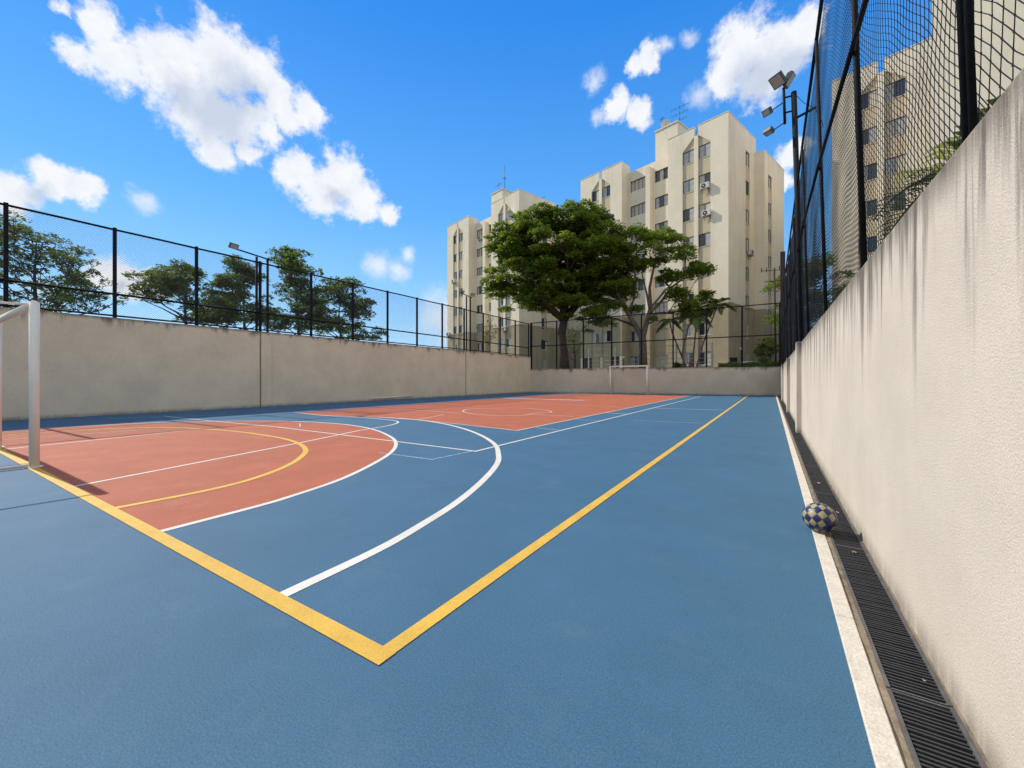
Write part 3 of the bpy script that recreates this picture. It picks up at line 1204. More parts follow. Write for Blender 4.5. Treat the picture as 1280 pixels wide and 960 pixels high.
def put_window(parent, x, y, z, rz, w, h, n, kinds, white=False):
    o = link('window', win_mesh(w, h, n, white), None, parent)
    o.location = (x, y, z)
    o.rotation_euler = (0, 0, rz)
    pw = w / n - 0.05
    for i in range(n):
        p = link('pane', pane_mesh(pw, h - 0.09, kinds[i % len(kinds)]), None, o)
        p.location = (-w / 2 + w * (i + 0.5) / n, (0.0 if i % 2 else 0.018), 0.045)
    s = link('sill', sill_mesh(w), None, o)
    return o


def panel_mesh(w, h, thick, m):
    key = ('sp', round(w, 3), round(h, 3), m)
    if key not in WIN_CACHE:
        mb = MB()
        mb.box(-w / 2, w / 2, 0, thick, 0, h)
        me = mb.mesh('spandrel_panel')
        me.materials.append(M_[m])
        WIN_CACHE[key] = me
    return WIN_CACHE[key]


ROW = 2.93
ROW0 = 24.3
GZ = 1.4
BAND = 8.4
PK = [('glass_s', 'glass_c'), ('glass_c', 'glass_s'), ('glass_s', 'glass_d'), ('glass_c', 'glass_c'), ('glass_d', 'glass_s'), ('glass_s', 'glass_s'), ('glass_c', 'glass_d'), ('glass_d', 'glass_c')]


def build_tower(seed):
    rnd = random.Random(seed)
    T = empty('apartment_tower')
    W_, B_, C_ = MB(), MB(), MB()

    def fbox(x0, x1, y0, y1, z0, z1):
        """wall piece split in cream above the string course and ochre below"""
        if z1 > BAND:
            W_.box(x0, x1, y0, y1, max(z0, BAND), z1)
        if z0 < BAND:
            B_.box(x0, x1, y0, y1, z0, min(z1, BAND))

    def stripe_front(s0, s1, yb, wtop, top, rows, hh, gable, tan=True, npan=2, fin_side=0, depth=0.12, rowskip=()):
        """column of windows and panels between s0<s1 (measured leftwards), facade plane y=yb"""
        x0, x1 = -s1, -s0
        w = x1 - x0
        xc = (x0 + x1) / 2
        for k in range(rows):
            zt = wtop - ROW * k
            zb = zt - hh
            nxt = wtop - ROW * (k + 1) if k < rows - 1 else GZ
            white = zt < BAND
            put_window(T, xc, yb + depth + 0.07, zb, 0, w, hh, npan, rnd.choice(PK), white)
            if zb > nxt:
                m = ('tower_tan' if tan else 'tower') if zb > BAND else 'tower_base'
                o = link('spandrel_panel', panel_mesh(w, zb - nxt - 0.0, 0.3, m), None, T)
                o.location = (xc, yb + (depth if tan else 0.02), nxt)
        if gable:
            # tan triangle between the window head and the sloping cut of the wall
            mb = MB()
            mb.box(-w / 2, w / 2, 0, 0.22, 0, 1.12)
            o = mb.build('gable_panel', M_['tower_tan'], T)
            o.location = (xc, yb + depth, wtop)
            zi = 25.42
            if fin_side > 0:   # fin lies to the right (larger x)
                poly = [(x0, wtop), (x1, zi), (x1, top), (x0, top)]
            else:
                poly = [(x0, zi), (x1, wtop), (x1, top), (x0, top)]
            W_.prism(poly, yb, yb + 0.3)
        else:
            fbox(x0, x1, yb + 0.0, yb + 0.34, wtop, top)

    TOP, MTOP, RTOP = 26.35, 25.45, 24.75
    E = 0.35
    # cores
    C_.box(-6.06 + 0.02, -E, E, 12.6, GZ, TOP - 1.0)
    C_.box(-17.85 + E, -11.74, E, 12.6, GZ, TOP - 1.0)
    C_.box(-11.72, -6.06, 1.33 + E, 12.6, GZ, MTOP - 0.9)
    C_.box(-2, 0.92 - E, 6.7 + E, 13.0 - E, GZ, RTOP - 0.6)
    # front wings: plain strips
    for (a, b) in ((0.0, 1.65), (4.47, 6.06), (11.72, 13.33), (16.12, 17.85)):
        lo = GZ
        fbox(-b, -a, 0, E, 3.75 if a > 11 else lo, TOP)
    for (a, b) in ((2.86, 3.26), (14.56, 14.96)):
        fbox(-b, -a, -0.02, E, 3.75 if a > 11 else GZ, 25.42)
    stripe_front(1.65, 2.86, 0, ROW0, TOP, 8, 1.27, True, fin_side=-1)
    stripe_front(3.26, 4.47, 0, ROW0, TOP, 8, 1.27, True, fin_side=1)
    stripe_front(13.33, 14.56, 0, ROW0, TOP, 7, 1.27, True, fin_side=-1)
    stripe_front(14.96, 16.12, 0, ROW0, TOP, 7, 1.27, True, fin_side=1)
    # garage pillars under the left wing
    for a in (11.75, 14.5, 17.55):
        W_.box(-a - 0.3, -a, 0.0, E + 0.02, GZ, 3.75)
    # returns of the left wing and of the right wing
    fbox(-11.72 - E, -11.72, E, 1.33 + E, GZ, TOP)
    fbox(-6.06, -6.06 + E, E, 1.33 + E, GZ, TOP)
    # middle, recessed
    fbox(-11.72, -11.46, 1.33, 1.33 + E, GZ, MTOP)
    fbox(-9.43, -8.35, 1.33, 1.33 + E, GZ, MTOP)
    fbox(-6.32, -6.06, 1.33, 1.33 + E, GZ, MTOP)
    fbox(-9.17, -8.61, 0.80, 1.33, GZ, 24.85)
    stripe_front(9.43, 11.46, 1.33, ROW0, MTOP, 8, 1.27, False, tan=False, npan=4)
    stripe_front(6.32, 8.35, 1.33, ROW0, MTOP, 8, 1.27, False, tan=False, npan=4)
    # right side face of the front block, x = 0
    fbox(-E, 0, E, 4.24, GZ, TOP)
    fbox(-E, 0, 5.34, 6.70 + E, GZ, TOP)
    fbox(-E, 0.0, 4.24, 5.34, ROW0, TOP)
    rows = 8
    for k in range(rows):
        zt = ROW0 - ROW * k
        zb = zt - 1.5
        put_window(T, -0.16, 4.79, zb, math.pi / 2, 1.1, 1.5, 2, rnd.choice(PK), zt < BAND)
        nxt = ROW0 - ROW * (k + 1) if k < rows - 1 else GZ
        o = link('spandrel_panel', panel_mesh(1.1, zb - nxt, 0.3, 'tower_tan' if zb > BAND else 'tower_base'), None, T)
        o.location = (-0.10, 4.79, nxt)
        o.rotation_euler.z = math.pi / 2
    # rear block stepping out to the right
    xr = 0.92
    fbox(0.0, xr, 6.70, 6.70 + E, GZ, RTOP)
    fbox(xr - E, xr, 6.70 + E, 7.84, GZ, RTOP)
    fbox(xr - E, xr, 8.95, 13.0, GZ, RTOP)
    fbox(xr - E, xr, 7.84, 8.95, 22.65, RTOP)
    for k in range(7):
        zt = 22.65 - 2.83 * k
        zb = zt - 1.35
        put_window(T, xr - 0.16, 8.395, zb, math.pi / 2, 1.1, 1.35, 2, rnd.choice(PK), zt < BAND)
        nxt = 22.65 - 2.83 * (k + 1) if k < 6 else GZ
        o = link('spandrel_panel', panel_mesh(1.1, zb - nxt, 0.3, 'tower_tan' if zb > BAND else 'tower_base'), None, T)
        o.location = (xr - 0.10, 8.395, nxt)
        o.rotation_euler.z = math.pi / 2
    fbox(-17.85, xr - E, 13.0 - E, 13.0, GZ, RTOP)
    fbox(-17.85, -17.85 + E, E, 13.0 - E, GZ, TOP)
    # string courses
    for (q0, q1, q2, q3, q4, q5) in ((-6.06, 0.03, -0.04, 0.0, BAND - 0.07, BAND + 0.05), (-17.85, -11.70, -0.04, 0.0, BAND - 0.07, BAND + 0.05),
                                     (0.0, 0.035, 0.0, 6.70, BAND - 0.07, BAND + 0.05), (xr, xr + 0.035, 6.66, 13.0, BAND - 1.0, BAND - 0.9)):
        S = MB()
        S.box(q0, q1, q2, q3, q4, q5)
        S.build('string_course', M_['tower_base'], T)
    CP = MB()
    for (a, b, t_) in ((3.26, 6.06, TOP), (0, 2.86, TOP), (11.72, 14.56, TOP), (14.96, 17.85, TOP)):
        CP.box(-b - 0.01, -a + (0.03 if a == 0 else 0.0), -0.03, E + 0.01, t_ + 0.002, t_ + 0.07)
    CP.box(-E - 0.01, 0.03, E + 0.01, 6.72 + E, TOP + 0.002, TOP + 0.07)
    CP.box(0.03, xr + 0.03, 6.67, 6.72 + E, RTOP + 0.002, RTOP + 0.06)
    CP.box(xr - E, xr + 0.03, 6.72 + E, 13.03, RTOP + 0.002, RTOP + 0.06)
    CP.build('parapet_cap', M_['tower'], T)
    W_.build('wall', M_['tower'], T)
    B_.build('base_wall', M_['tower_base'], T)
    C_.build('core_and_roof', M_['core'], T)
    # water tank block on the roof
    K = MB()
    K.box(-8.7, -6.05, 2.1, 5.6, MTOP - 1.0, 29.15)
    K.box(-8.78, -5.97, 2.02, 5.68, 29.15, 29.27)
    K.build('roof_tank_room', M_['tower'], T)
    # drain pipe and small lamps
    dp = MB()
    dp.tube([(-6.5, 1.27, GZ), (-6.5, 1.27, 25.0)], 0.05, 8)
    dp.build('rain_pipe', M_['tower_tan'], T)
    return T


def set_tower(T, corner, label):
    T.location = (corner[0], corner[1], 0)
    T.rotation_euler = (0, 0, TA)
    tag(T, label, 'apartment tower', 'cream apartment towers')


T2 = build_tower(3)
set_tower(T2, (-3.405, 43.44), 'central cream apartment tower behind the forked tree, two air conditioners on its front')
T1 = copy_tree(T2)
set_tower(T1, (-28.30, 46.35), 'farthest cream apartment tower on the left, half hidden by the big tree')
T3 = copy_tree(T2)
set_tower(T3, (21.45, 38.71), 'cream apartment tower seen through the net of the right fence')
# nearer plain block at the right edge
T4 = empty('apartment_tower', (7.98, 33.49, 0), TA)
tag(T4, 'blank cream tower wall behind the net at the top right corner', 'apartment tower', 'cream apartment towers')
mb = MB()
mb.box(0, 9, 0, 4.0, GZ, 26.4)
mb.build('wall', M_['tower'], T4)
mb = MB()
mb.box(-0.04, 9.04, -0.04, 4.04, 26.4, 26.5)
mb.build('parapet_cap', M_['tower_tan'], T4)


def tp(T, x, y, z):
    return Matrix.Translation(T.location) @ Matrix.Rotation(TA, 4, 'Z') @ Vector((x, y, z))


def ac_unit():
    a = empty('air_conditioner')
    mb = MB()
    mb.box(-0.40, 0.40, -0.34, -0.05, 0, 0.56)
    o = mb.build('casing', M_['ac'], a)
    bevel(o, 0.02)
    mb = MB()
    vs, n = [], 20
    mb.tube([(-0.1, -0.344, 0.28), (-0.1, -0.358, 0.28)], 0.22, 20)
    mb.build('fan_grille', M_['acdark'], a)
    mb = MB()
    mb.tube([(-0.1, -0.359, 0.28), (-0.1, -0.366, 0.28)], 0.07, 12)
    mb.build('fan_hub', M_['ac'], a)
    for sx in (-0.3, 0.3):
        mb = MB()
        mb.box(sx - 0.02, sx + 0.02, -0.33, 0.0, -0.05, -0.002)
        mb.box(sx - 0.02, sx + 0.02, -0.03, 0.0, -0.35, -0.05)
        mb.build('bracket', M_['grey'], a)
    return a


acs = [
    (T2, -2.1, 0.0, ROW0 - ROW - 1.62, 0, 'air conditioner below the second window from the top, central tower front'),
    (T2, -1.95, 0.0, ROW0 - 2 * ROW - 1.40, 0, 'lower of the two air conditioners on the central tower front'),
    (T2, 0.0, 5.2, ROW0 - 3 * ROW - 1.75, math.pi / 2, 'air conditioner on the shaded side of the central tower'),
    (T1, -10.3, 1.33, ROW0 - 1.75, 0, 'topmost air conditioner on the far left tower'),
    (T1, -8.0, 1.33, ROW0 - ROW - 1.75, 0, 'air conditioner beside the big tree on the far left tower'),
    (T1, -15.7, 0.0, ROW0 - 2 * ROW - 1.75, 0, 'air conditioner on the left edge column of the far left tower'),
    (T1, -17.3, 0.0, ROW0 - 5 * ROW - 1.4, 0, 'air conditioner low on the outer left corner of the far left tower'),
    (T1, -2.9, 0.0, ROW0 - 4 * ROW - 1.8, 0, 'air conditioner under the big tree crown, upper one on the far left tower'),
    (T1, -2.9, 0.0, ROW0 - 5 * ROW - 1.9, 0, 'air conditioner under the big tree crown, lower one on the far left tower'),
]
ac0 = ac_unit()
for i, (T, x, y, z, rz, lb) in enumerate(acs):
    o = ac0 if i == 0 else copy_tree(ac0)
    o.location = tp(T, x, y, z)
    o.rotation_euler = (0, 0, TA + rz)
    tag(o, lb, 'air conditioner', 'air conditioners on the towers')


def antenna(T, x, y, z, h, els, label, rz=0.0):
    a = empty('roof_antenna', tp(T, x, y, z), TA + rz)
    tube_obj('mast', [(0, 0, 0), (0, 0, h)], 0.035, M_['grey'], a, 6)
    for k, (zz, L_) in enumerate(els):
        mb = MB()
        mb.tube([(-L_, 0, zz), (L_, 0, zz + 0.3 * L_)], 0.022, 5)
        for q in range(5):
            xx = -L_ + 2 * L_ * q / 4
            mb.tube([(xx, -0.3, zz + 0.3 * (xx + L_) / 2), (xx, 0.3, zz + 0.3 * (xx + L_) / 2)], 0.014, 4)
        mb.build('antenna_boom', M_['grey'], a)
    tag(a, label, 'antenna', 'antennas on the tower roofs')


antenna(T2, -6.6, 3.6, 29.2, 2.6, [(2.3, 0.9), (1.6, 0.8), (0.9, 0.7)], 'tall television antenna with three booms on the central tower roof', 0.3)
antenna(T2, -8.4, 3.0, 29.2, 1.9, [(1.7, 0.25)], 'thin mast antenna left of the dish on the central tower roof')
antenna(T2, -4.1, 2.2, 25.4, 1.9, [(1.7, 0.5)], 'small antenna right of the tank room on the central tower')
antenna(T1, -6.6, 3.0, 29.2, 4.0, [(2.0, 0.2)], 'tall thin mast on the far left tower')
antenna(T1, -8.0, 3.0, 29.2, 1.8, [(1.5, 0.5)], 'short antenna on the left end of the far left tower tank room')
antenna(T1, -2.0, 6.0, 25.4, 2.2, [(2.0, 0.7), (1.4, 0.6)], 'double boom antenna on the right of the far left tower roof', 0.5)


def dish(pos, rz, r, label):
    d = empty('satellite_dish', pos, rz)
    mb = MB()
    rings, k = 5, 18
    vs = [(0, 0, 0)]
    for i in range(1, rings + 1):
        q = r * i / rings
        for j in range(k):
            a = 2 * math.pi * j / k
            vs.append((q * math.cos(a), -0.35 * q * q / r, q * math.sin(a)))
    fs = [(0, 1 + j, 1 + (j + 1) % k) for j in range(k)]
    for i in range(rings - 1):
        for j in range(k):
            b = 1 + i * k
            fs.append((b + j, b + k + j, b + k + (j + 1) % k, b + (j + 1) % k))
    mb.add(vs, fs)
    o = mb.build('reflector', M_['plainw'], d, True)
    o.location = (0, 0, 0.5)
    o.rotation_euler.x = R(25)
    s = o.modifiers.new('thick', 'SOLIDIFY')
    s.thickness = 0.03
    tube_obj('mount', [(0, 0.15, 0), (0, 0.15, 0.4), (0, 0.02, 0.5)], 0.03, M_['grey'], d, 8)
    tube_obj('feed_arm', [(0, 0, 0.2), (0, -0.5, 0.45)], 0.015, M_['grey'], d, 6)
    tag(d, label, 'satellite dish')


dish(tp(T2, -7.7, 2.6, 29.25), TA + 0.4, 0.5, 'round pale satellite dish on the central tower tank room')
dish(tp(T1, -1.6, -0.2, 22.9), TA + 0.6, 0.6, 'dark rimmed satellite dish fixed high on the far left tower')

# ---------------------------------------------------------------------- trees


def crown(name, clumps, m, parent, L=(0.22, 0.36), dens=1.0, wr=0.42, flat=0.35, org=Vector((0, 0, 0))):
    Ps, Ds, Ls, Ws = [], [], [], []
    for (c, rx_, rz_, n) in clumps:
        n = int(n * dens)
        d = rng.normal(size=(n, 3))
        d /= np.linalg.norm(d, axis=1)[:, None]
        rad = rng.uniform(0.45, 1.0, size=(n, 1)) ** 0.6
        d[:, 2] = np.where(d[:, 2] < -0.25, -d[:, 2] * 0.7, d[:, 2])
        # ragged outline
        ang = np.arctan2(d[:, 1], d[:, 0])
        rag = 1 + 0.22 * np.sin(ang * 3 + rng.uniform(0, 6)) + 0.14 * np.sin(ang * 7 + rng.uniform(0, 6))
        p = d * rad * np.array([rx_, rx_, rz_])
        p[:, :2] *= rag[:, None]
        outward = np.stack([d[:, 0], d[:, 1], d[:, 2] * flat - 0.15], 1) + rng.normal(size=(n, 3)) * 0.45
        outward[:, 2] *= 0.55
        outward /= np.linalg.norm(outward, axis=1)[:, None]
        Ps.append(p + np.array(c) - np.array(org))
        Ds.append(outward)
        ll = rng.uniform(L[0], L[1], n)
        Ls.append(ll)
        Ws.append(ll * wr * rng.uniform(0.7, 1.3, n))
    me = leafmesh(name, np.concatenate(Ps), np.concatenate(Ds), np.concatenate(Ls), np.concatenate(Ws))
    o = link('foliage', me, m, parent)
    tag(o, kind='stuff')
    return o


def wiggle(a, b, n, amp, sag=0.0, rnd=random):
    a, b = Vector(a), Vector(b)
    L_ = (b - a).length
    out = []
    o = Vector((rnd.uniform(-1, 1), rnd.uniform(-1, 1), rnd.uniform(-0.5, 0.5))) * amp * L_
    for i in range(n + 1):
        t = i / n
        out.append(a.lerp(b, t) + o * math.sin(math.pi * t) + Vector((0, 0, sag * L_ * math.sin(math.pi * t))) +
                   (Vector((rnd.uniform(-1, 1), rnd.uniform(-1, 1), rnd.uniform(-1, 1))) * amp * 0.18 * L_ if 0 < i < n else Vector()))
    return out


def limbs(mb, nodes, clumps, r0, rnd, r_end=0.02, nseg=5, sag=0.08):
    """each clump is fed by a limb from the nearest lower node"""
    for (c, rx_, rz_, n) in clumps:
        c = Vector(c)
        best, bd = None, 1e9
        for (p, r) in nodes:
            hd = math.hypot(p.x - c.x, p.y - c.y)
            dd = (p - c).length + max(0.0, p.z - (c.z - 0.55 * hd)) * 3.0
            if dd < bd:
                best, bd = (p, r), dd
        p, r = best
        end = c - Vector((0, 0, rz_ * 0.3))
        path = wiggle(p, end, nseg, 0.10, sag, rnd)
        rs = [max(r_end, r * 0.62 * (1 - i / nseg) + r_end) for i in range(nseg + 1)]
        mb.tube(path, rs, 6, cap=False)
        nodes.append((path[nseg // 2 + 1], rs[nseg // 2 + 1]))
        # twigs
        for q in range(3):
            a = rnd.uniform(0, 6.28)
            e = c + Vector((math.cos(a) * rx_ * 0.7, math.sin(a) * rx_ * 0.7, rz_ * rnd.uniform(-0.2, 0.5)))
            mb.tube(wiggle(path[-2], e, 3, 0.1, 0, rnd), [rs[-2] * 0.7, rs[-2] * 0.5, 0.015, 0.008], 4, cap=False)


def env_clumps(d0, ells, n, rr, flat, dens, rnd, shell=0.55):
    """pads of foliage spread through ellipsoids given in photo pixels (u, v, ru, rv) at depth d0"""
    out = []
    tot = sum(e[2] * e[3] for e in ells)
    for (u, v, ru, rv) in ells:
        k = max(3, int(n * ru * rv / tot))
        c = at(u, v, d0)
        s = d0 / FPX
        placed = []
        tries = 0
        while len(placed) < k and tries < k * 60:
            tries += 1
            q = Vector((rnd.gauss(0, 1), rnd.gauss(0, 1), rnd.gauss(0, 1))).normalized() * rnd.uniform(shell, 1.0)
            r_ = rnd.uniform(*rr)
            px = RV * (q.x * ru * s * 0.9) + FV * (q.y * ru * s * 0.85) + Vector((0, 0, q.z * rv * s * 0.92))
            if any((px - w).length < r_ * 0.55 for w in placed):
                continue
            placed.append(px)
            out.append((c + px, r_, r_ * flat, int(dens * r_ * r_)))
    return out


# the big rain tree
rnd = random.Random(11)
D1 = 36.5
base = at(705, 474, D1)
base.z = GZ
tr = empty('broad_tree', base)
tag(tr, 'large spreading rain tree with a wide layered green crown in front of the towers', 'tree')
cl = env_clumps(D1, [(685, 305, 72, 44), (742, 315, 50, 46), (652, 352, 42, 38), (700, 348, 66, 46), (748, 358, 44, 40), (705, 280, 58, 18), (640, 302, 32, 30), (690, 372, 60, 22), (672, 282, 40, 18), (735, 284, 36, 20)], 330,
                (0.55, 1.1), 0.80, 480, rnd, 0.5)
cl += [(at(u, v, D1 + dd), r, r * 0.5, int(330 * r * r)) for (u, v, r, dd) in
       [(620, 372, 0.9, 0), (632, 388, 0.8, 1), (645, 366, 1.1, -1), (690, 385, 0.9, 2), (708, 396, 0.8, -1), (728, 400, 0.7, 0), (742, 404, 0.6, 1),
        (735, 415, 0.55, 0), (668, 388, 0.7, 0), (722, 380, 0.9, -1.5), (748, 392, 0.7, 0.5), (614, 340, 0.8, 0), (606 + 12, 300, 0.9, 0.5),
        (628, 284, 0.9, -0.5), (652, 272, 0.9, 0), (640, 330, 0.9, -2)]]
mb = MB()
t0 = base - base
trunkp = [at(706, 474, D1), at(704, 440, D1), at(702, 418, D1), at(705, 400, D1)]
trunkp[0].z = GZ
nodes = []
fork = trunkp[-1]
mb.tube([p - base for p in trunkp], [0.52, 0.40, 0.36, 0.34], 12)
for (u, v, dd, r) in [(678, 372, -2, 0.26), (690, 352, 1, 0.24), (708, 345, -1.5, 0.28), (732, 362, 1.5, 0.26), (748, 350, -1, 0.22), (716, 330, 2.5, 0.22),
                      (660, 355, 1.5, 0.2)]:
    e = at(u, v, D1 + dd)
    pth = wiggle(fork, e, 5, 0.06, 0.0, rnd)
    mb.tube([p - base for p in pth], [0.30, 0.26, 0.23, 0.20, r * 0.65, r * 0.55], 8, cap=False)
    nodes += [(pth[3], r * 0.6), (pth[5], r * 0.5)]
tm = MB()
lc = [(Vector(c) - base, a, b, n) for (c, a, b, n) in cl]
limbs(tm, [(p - base, r) for p, r in nodes], lc, 0.2, rnd)
mb.build('trunk', M_['bark'], tr, True)
tm.build('branches', M_['bark'], tr, True)
crown('foliage', lc, M_['leaf1'], tr, L=(0.20, 0.36))

# the second, more open tree
rnd = random.Random(5)
D2 = 34.2
base = at(804, 474, D2)
base.z = GZ
tr = empty('forked_tree', base)
tag(tr, 'open forked tree with several pale limbs, behind the far goal', 'tree')
pads = [(750, 300, 26), (775, 305, 24), (800, 297, 22), (822, 306, 24), (840, 303, 14), (850, 322, 20), (868, 345, 20), (880, 372, 13), (760, 335, 24),
        (785, 335, 22), (745, 362, 22), (737, 390, 18), (728, 378, 14), (785, 362, 20), (810, 330, 18), (768, 385, 14), (832, 345, 14), (850, 370, 18),
        (862, 392, 16), (815, 398, 8), (795, 390, 12), (755, 405, 12), (848, 350, 16), (880, 392, 10), (765, 362, 16), (830, 322, 16), (872, 330, 10),
        (858, 380, 15), (787, 318, 20), (768, 320, 20)]
cl = []
for (u, v, r) in pads:
    for q in range(4):
        rr_ = r * D2 / FPX * rnd.uniform(0.5, 0.85)
        cl.append((at(u + rnd.uniform(-0.45, 0.45) * r, v + rnd.uniform(-0.4, 0.4) * r, D2 + rnd.uniform(-1.6, 1.6)), rr_, rr_ * 0.75, int(400 * rr_ * rr_) + 25))
mb = MB()
tpth = [at(804, 474, D2), at(804, 440, D2), at(803, 422, D2)]
tpth[0].z = GZ
mb.tube([p - base for p in tpth], [0.36, 0.30, 0.30], 10)
nodes = []
for pts, rs in [([(803, 424), (795, 408), (785, 392), (778, 372)], [0.26, 0.22, 0.17, 0.12]),
                ([(803, 424), (808, 405), (813, 385), (812, 360), (817, 335)], [0.25, 0.20, 0.17, 0.12, 0.08]),
                ([(813, 390), (826, 378), (838, 360), (852, 350)], [0.16, 0.12, 0.09, 0.06]),
                ([(812, 385), (808, 365), (803, 345)], [0.12, 0.08, 0.05]),
                ([(785, 392), (792, 375), (795, 350), (792, 335)], [0.13, 0.10, 0.08, 0.05]),
                ([(788, 398), (775, 375), (768, 352)], [0.14, 0.11, 0.07]),
                ([(813, 385), (830, 365), (850, 342)], [0.1, 0.07, 0.04]),
                ([(813, 392), (835, 392), (852, 388)], [0.09, 0.06, 0.04])]:
    P = [at(u, v, D2 + rnd.uniform(-0.5, 0.5)) for (u, v) in pts]
    P[0] = at(pts[0][0], pts[0][1], D2)
    mb.tube([p - base for p in P], rs, 8, cap=False)
    nodes += [(p - base, r) for p, r in zip(P[1:], rs[1:])]
tm = MB()
lc = [(Vector(c) - base, a, b, n) for (c, a, b, n) in cl]
limbs(tm, nodes, lc[::2], 0.08, rnd, 0.012, 4, 0.03)
mb.build('trunk', M_['bark2'], tr, True)
tm.build('branches', M_['bark'], tr, True)
crown('foliage', lc, M_['leaf2'], tr, L=(0.18, 0.34))


def simple_tree(name, label, u, d, vtop, uL, uR, vbot, n, m, rr, dens, seed, group=None, flat=0.75, L=(0.12, 0.26), bark='bark', shape=1.0, tr_r=0.10, pts=None):
    rnd = random.Random(seed)
    base = at(u, 474, d)
    base.z = GZ
    T = empty(name, base)
    tag(T, label, 'tree', group)
    s = d / FPX
    zt = at(u, vtop, d).z - GZ
    zb = at(u, vbot, d).z - GZ
    cl = []
    hw = (uR - uL) * 0.5 * s
    off = ((uL + uR) * 0.5 - u) * s
    trunk = [Vector((0, 0, 0)), Vector((0.05 * hw, 0, zt * 0.35)), Vector((-0.05 * hw, 0, zt * 0.65)), Vector((0.12 * hw, 0, zt * 0.86))]
    mb = MB()
    mb.tube(trunk, [tr_r, tr_r * 0.8, tr_r * 0.45, 0.015], 8)
    tm = MB()
    nodes = []
    for i in range(9):
        z = zt * (0.3 + 0.07 * i)
        nodes.append((Vector((0, 0, z)), tr_r * (0.75 - 0.05 * i)))
    # leafy shoots: clumps gather round a dozen lobes of the crown
    lobes = []
    for i in range(13):
        t = (i + rnd.random()) / 13
        prof = math.sin(math.pi * min(1, 0.30 + 0.66 * t)) ** 0.75 if shape > 0.5 else (1 - t) ** 0.7 + 0.12
        a = rnd.uniform(0, 6.283)
        q = hw * prof * rnd.uniform(0.35, 0.95)
        lobes.append((off * (1 - 0.3 * t) + q * math.cos(a), q * math.sin(a), zb + (zt - zb) * t * 0.93, rnd.uniform(0.17, 0.30) * hw))
    for i in range(n):
        lb_ = lobes[i % 13]
        sg = lb_[3]
        c = RV * (lb_[0] + rnd.gauss(0, sg)) + FV * (lb_[1] + rnd.gauss(0, sg)) + Vector((0, 0, min(zt, max(zb, lb_[2] + rnd.gauss(0, sg * 0.6)))))
        r_ = rnd.uniform(*rr)
        cl.append((c, r_, r_ * flat, int(dens * r_ * r_) + 10))
    limbs(tm, nodes, cl, 0.05, rnd, 0.010, 4, -0.02)
    mb.build('trunk', M_[bark], T, True)
    tm.build('branches', M_[bark], T, True)
    crown('foliage', cl, M_[m], T, L=L, flat=0.6)
    return T


simple_tree('leafy_tree', 'rounded open tree at the left end, beyond the wall and behind the goal', 44, 17.5, 276, -60, 82, 400, 250, 'leaf3', (0.22, 0.42), 560, 21, 'trees beyond the left wall', L=(0.09, 0.20))
simple_tree('leafy_tree', 'low wide tree behind the third fence bay on the left', 232, 22, 335, 182, 275, 400, 170, 'leaf3', (0.26, 0.5), 440, 22, 'trees beyond the left wall', L=(0.11, 0.24))
simple_tree('leafy_tree', 'tree just left of the twin floodlight posts beyond the left wall', 305, 24, 322, 265, 335, 405, 160, 'leaf3', (0.26, 0.5), 420, 23, 'trees beyond the left wall', L=(0.11, 0.24))
simple_tree('leafy_tree', 'tallest narrow tree just right of the twin floodlight posts', 372, 26.5, 312, 330, 405, 415, 170, 'leaf3', (0.28, 0.52), 400, 24, 'trees beyond the left wall', L=(0.12, 0.26))
simple_tree('leafy_tree', 'small tree sloping down at the right end of the left tree row', 425, 29, 348, 385, 470, 425, 160, 'leaf3', (0.30, 0.55), 400, 25, 'trees beyond the left wall', shape=0.0, L=(0.13, 0.27))
simple_tree('leafy_tree', 'dark leafy tree seen through the posts of the right fence', 1025, 32, 322, 985, 1075, 430, 80, 'leaf1', (0.5, 1.0), 330, 26, None, L=(0.16, 0.3))
simple_tree('young_tree', 'thin young tree with pale leaves in front of the far left tower', 612, 41, 395, 598, 622, 425, 12, 'leafy', (0.3, 0.5), 120, 27, None, tr_r=0.06)
simple_tree('young_tree', 'small bare young tree right of the big trunk', 718, 40, 405, 700, 735, 440, 22, 'leaf3', (0.3, 0.6), 60, 28, None, tr_r=0.1)

# ---------------------------------------------------------------------- palms


def frond(mb, base, d, L_, droop, nl=16, ll=0.5, lw=0.05, rng_=random):
    """one feather leaf: curved rib with leaflets on both sides"""
    d = Vector(d).normalized()
    side = d.cross(Vector((0, 0, 1)))
    if side.length < 0.05:
        side = Vector((1, 0, 0))
    side.normalize()
    pts = []
    n = 10
    for i in range(n + 1):
        t = i / n
        pts.append(Vector(base) + d * (L_ * t) - Vector((0, 0, 1)) * (droop * L_ * t * t))
    mb.tube(pts, [0.012 * (1 - 0.8 * i / n) + 0.003 for i in range(n + 1)], 4, cap=False)
    for i in range(nl):
        t = 0.14 + 0.86 * (i + 0.5) / nl
        k = min(n - 1, int(t * n))
        p = pts[k].lerp(pts[k + 1], t * n - k)
        tt = (pts[k + 1] - pts[k]).normalized()
        l_ = ll * math.sin(math.pi * min(0.97, 0.25 + 0.7 * t)) * rng_.uniform(0.85, 1.1)
        for s in (-1, 1):
            q = (side * s * 0.85 + tt * 0.6 + Vector((0, 0, rng_.uniform(-0.1, 0.25)))).normalized()
            e = p + q * l_ - Vector((0, 0, 0.30 * l_))
            mid = p + q * l_ * 0.5
            w = tt * lw * 0.5
            mb.add([p - w * 0.5, p + w * 0.5, mid + w, e, mid - w], [(0, 1, 2, 4), (4, 2, 3)])


